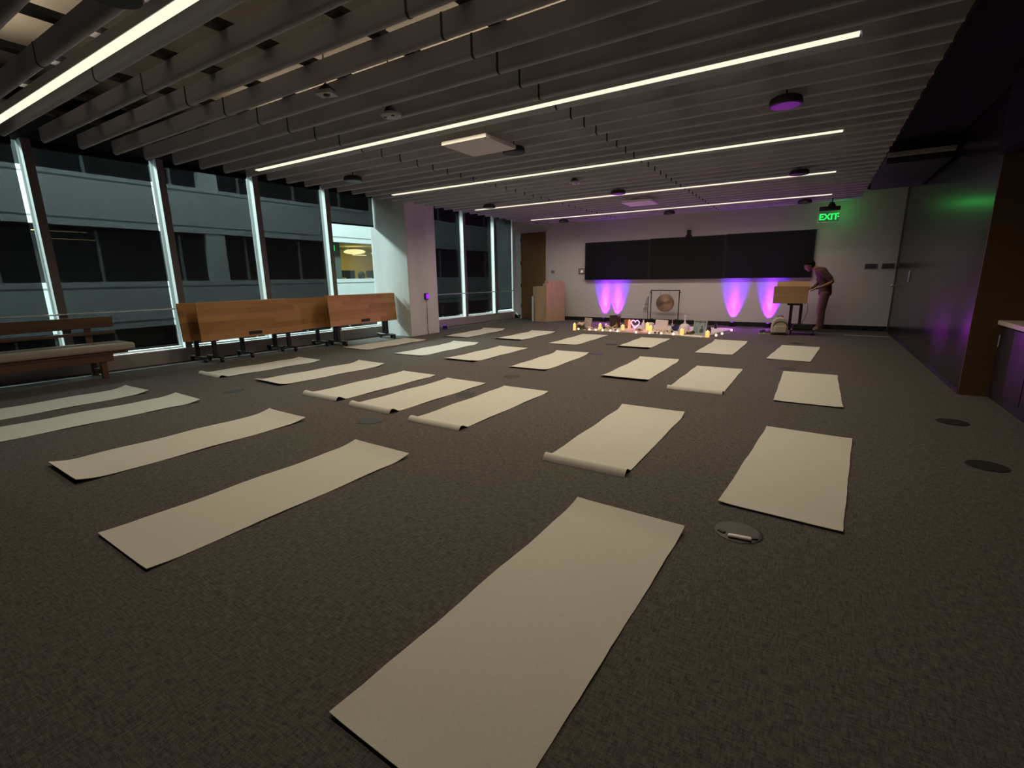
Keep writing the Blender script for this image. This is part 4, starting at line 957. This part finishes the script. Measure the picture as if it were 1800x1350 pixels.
for i, (x, y, t) in enumerate(UPS[:4]):
    p = Vector((x, y, .112))
    spot('uplight_violet', p, p+Vector(tilt(22)), (430, 430, 430, 400)[i], VIO, 54, .4)
    spot('uplight_magenta', p, p+Vector(tilt(13)), (190, 160, 100, 160)[i], MAG, 24, .95)
    spot('uplight_spill', p+Vector((0, -.03, .01)), p+Vector((0, -1, .75)), 70, (.62, .03, .9), 150, 1)
spot('uplight_violet', (UPS[4][0], UPS[4][1], .125), (-8.4, 9.9, 3), 10, VIO, 80, .5)
point('uplight_spill', (UPS[4][0]+.02, UPS[4][1]-.1, .14), .6, (.35, .02, 1), .04)
point('exit_glow', (.28, 13.2, 2.62), 1.1, (.08, 1, .15), .06)
point('heart_glow', (-3.66, 11.36, .17), .5, (1, .3, .75), .06)
for x, y in ((-5.0, 10.78), (-4.3, 10.85), (-3.25, 11.1), (-2.42, 10.85), (-1.86, 10.7)):
    point('candle_glow', (x, y, .12), .22, (1, .6, .25), .04)
w = bpy.data.worlds.new('dusk'); sc.world = w; w.use_nodes = True
w.node_tree.nodes['Background'].inputs['Color'].default_value = (.35, .5, .55, 1); w.node_tree.nodes['Background'].inputs['Strength'].default_value = .12

# ------------------------------------------------------------------ camera
F_, YAW, PITCHA, ROLL, H = 839.36, -.561897, -.219901, -.0155352, 1.3157
cy, sy, cp, sp_ = math.cos(YAW), math.sin(YAW), math.cos(PITCHA), math.sin(PITCHA)
fw = Vector((sy*cp, cy*cp, sp_)); rt = Vector((cy, -sy, 0)); upv = rt.cross(fw)
r2 = rt*math.cos(ROLL)+upv*math.sin(ROLL); u2 = -rt*math.sin(ROLL)+upv*math.cos(ROLL)
cam = bpy.data.cameras.new('camera'); co = bpy.data.objects.new('camera', cam); C.objects.link(co)
co.matrix_world = Matrix.Translation((0, 0, H)) @ Matrix((r2, u2, -fw)).transposed().to_4x4()
cam.sensor_width = 36; cam.lens = F_*36/1800; cam.clip_start = .02; cam.clip_end = 200
sc.camera = co

sc.view_settings.view_transform = 'Standard'; sc.view_settings.look = 'None'; sc.view_settings.exposure = 0; sc.view_settings.gamma = 1
sc.cycles.use_denoising = True
sc.cycles.transparent_max_bounces = 16; sc.cycles.max_bounces = 8; sc.cycles.diffuse_bounces = 4
sc.cycles.sample_clamp_indirect = 4
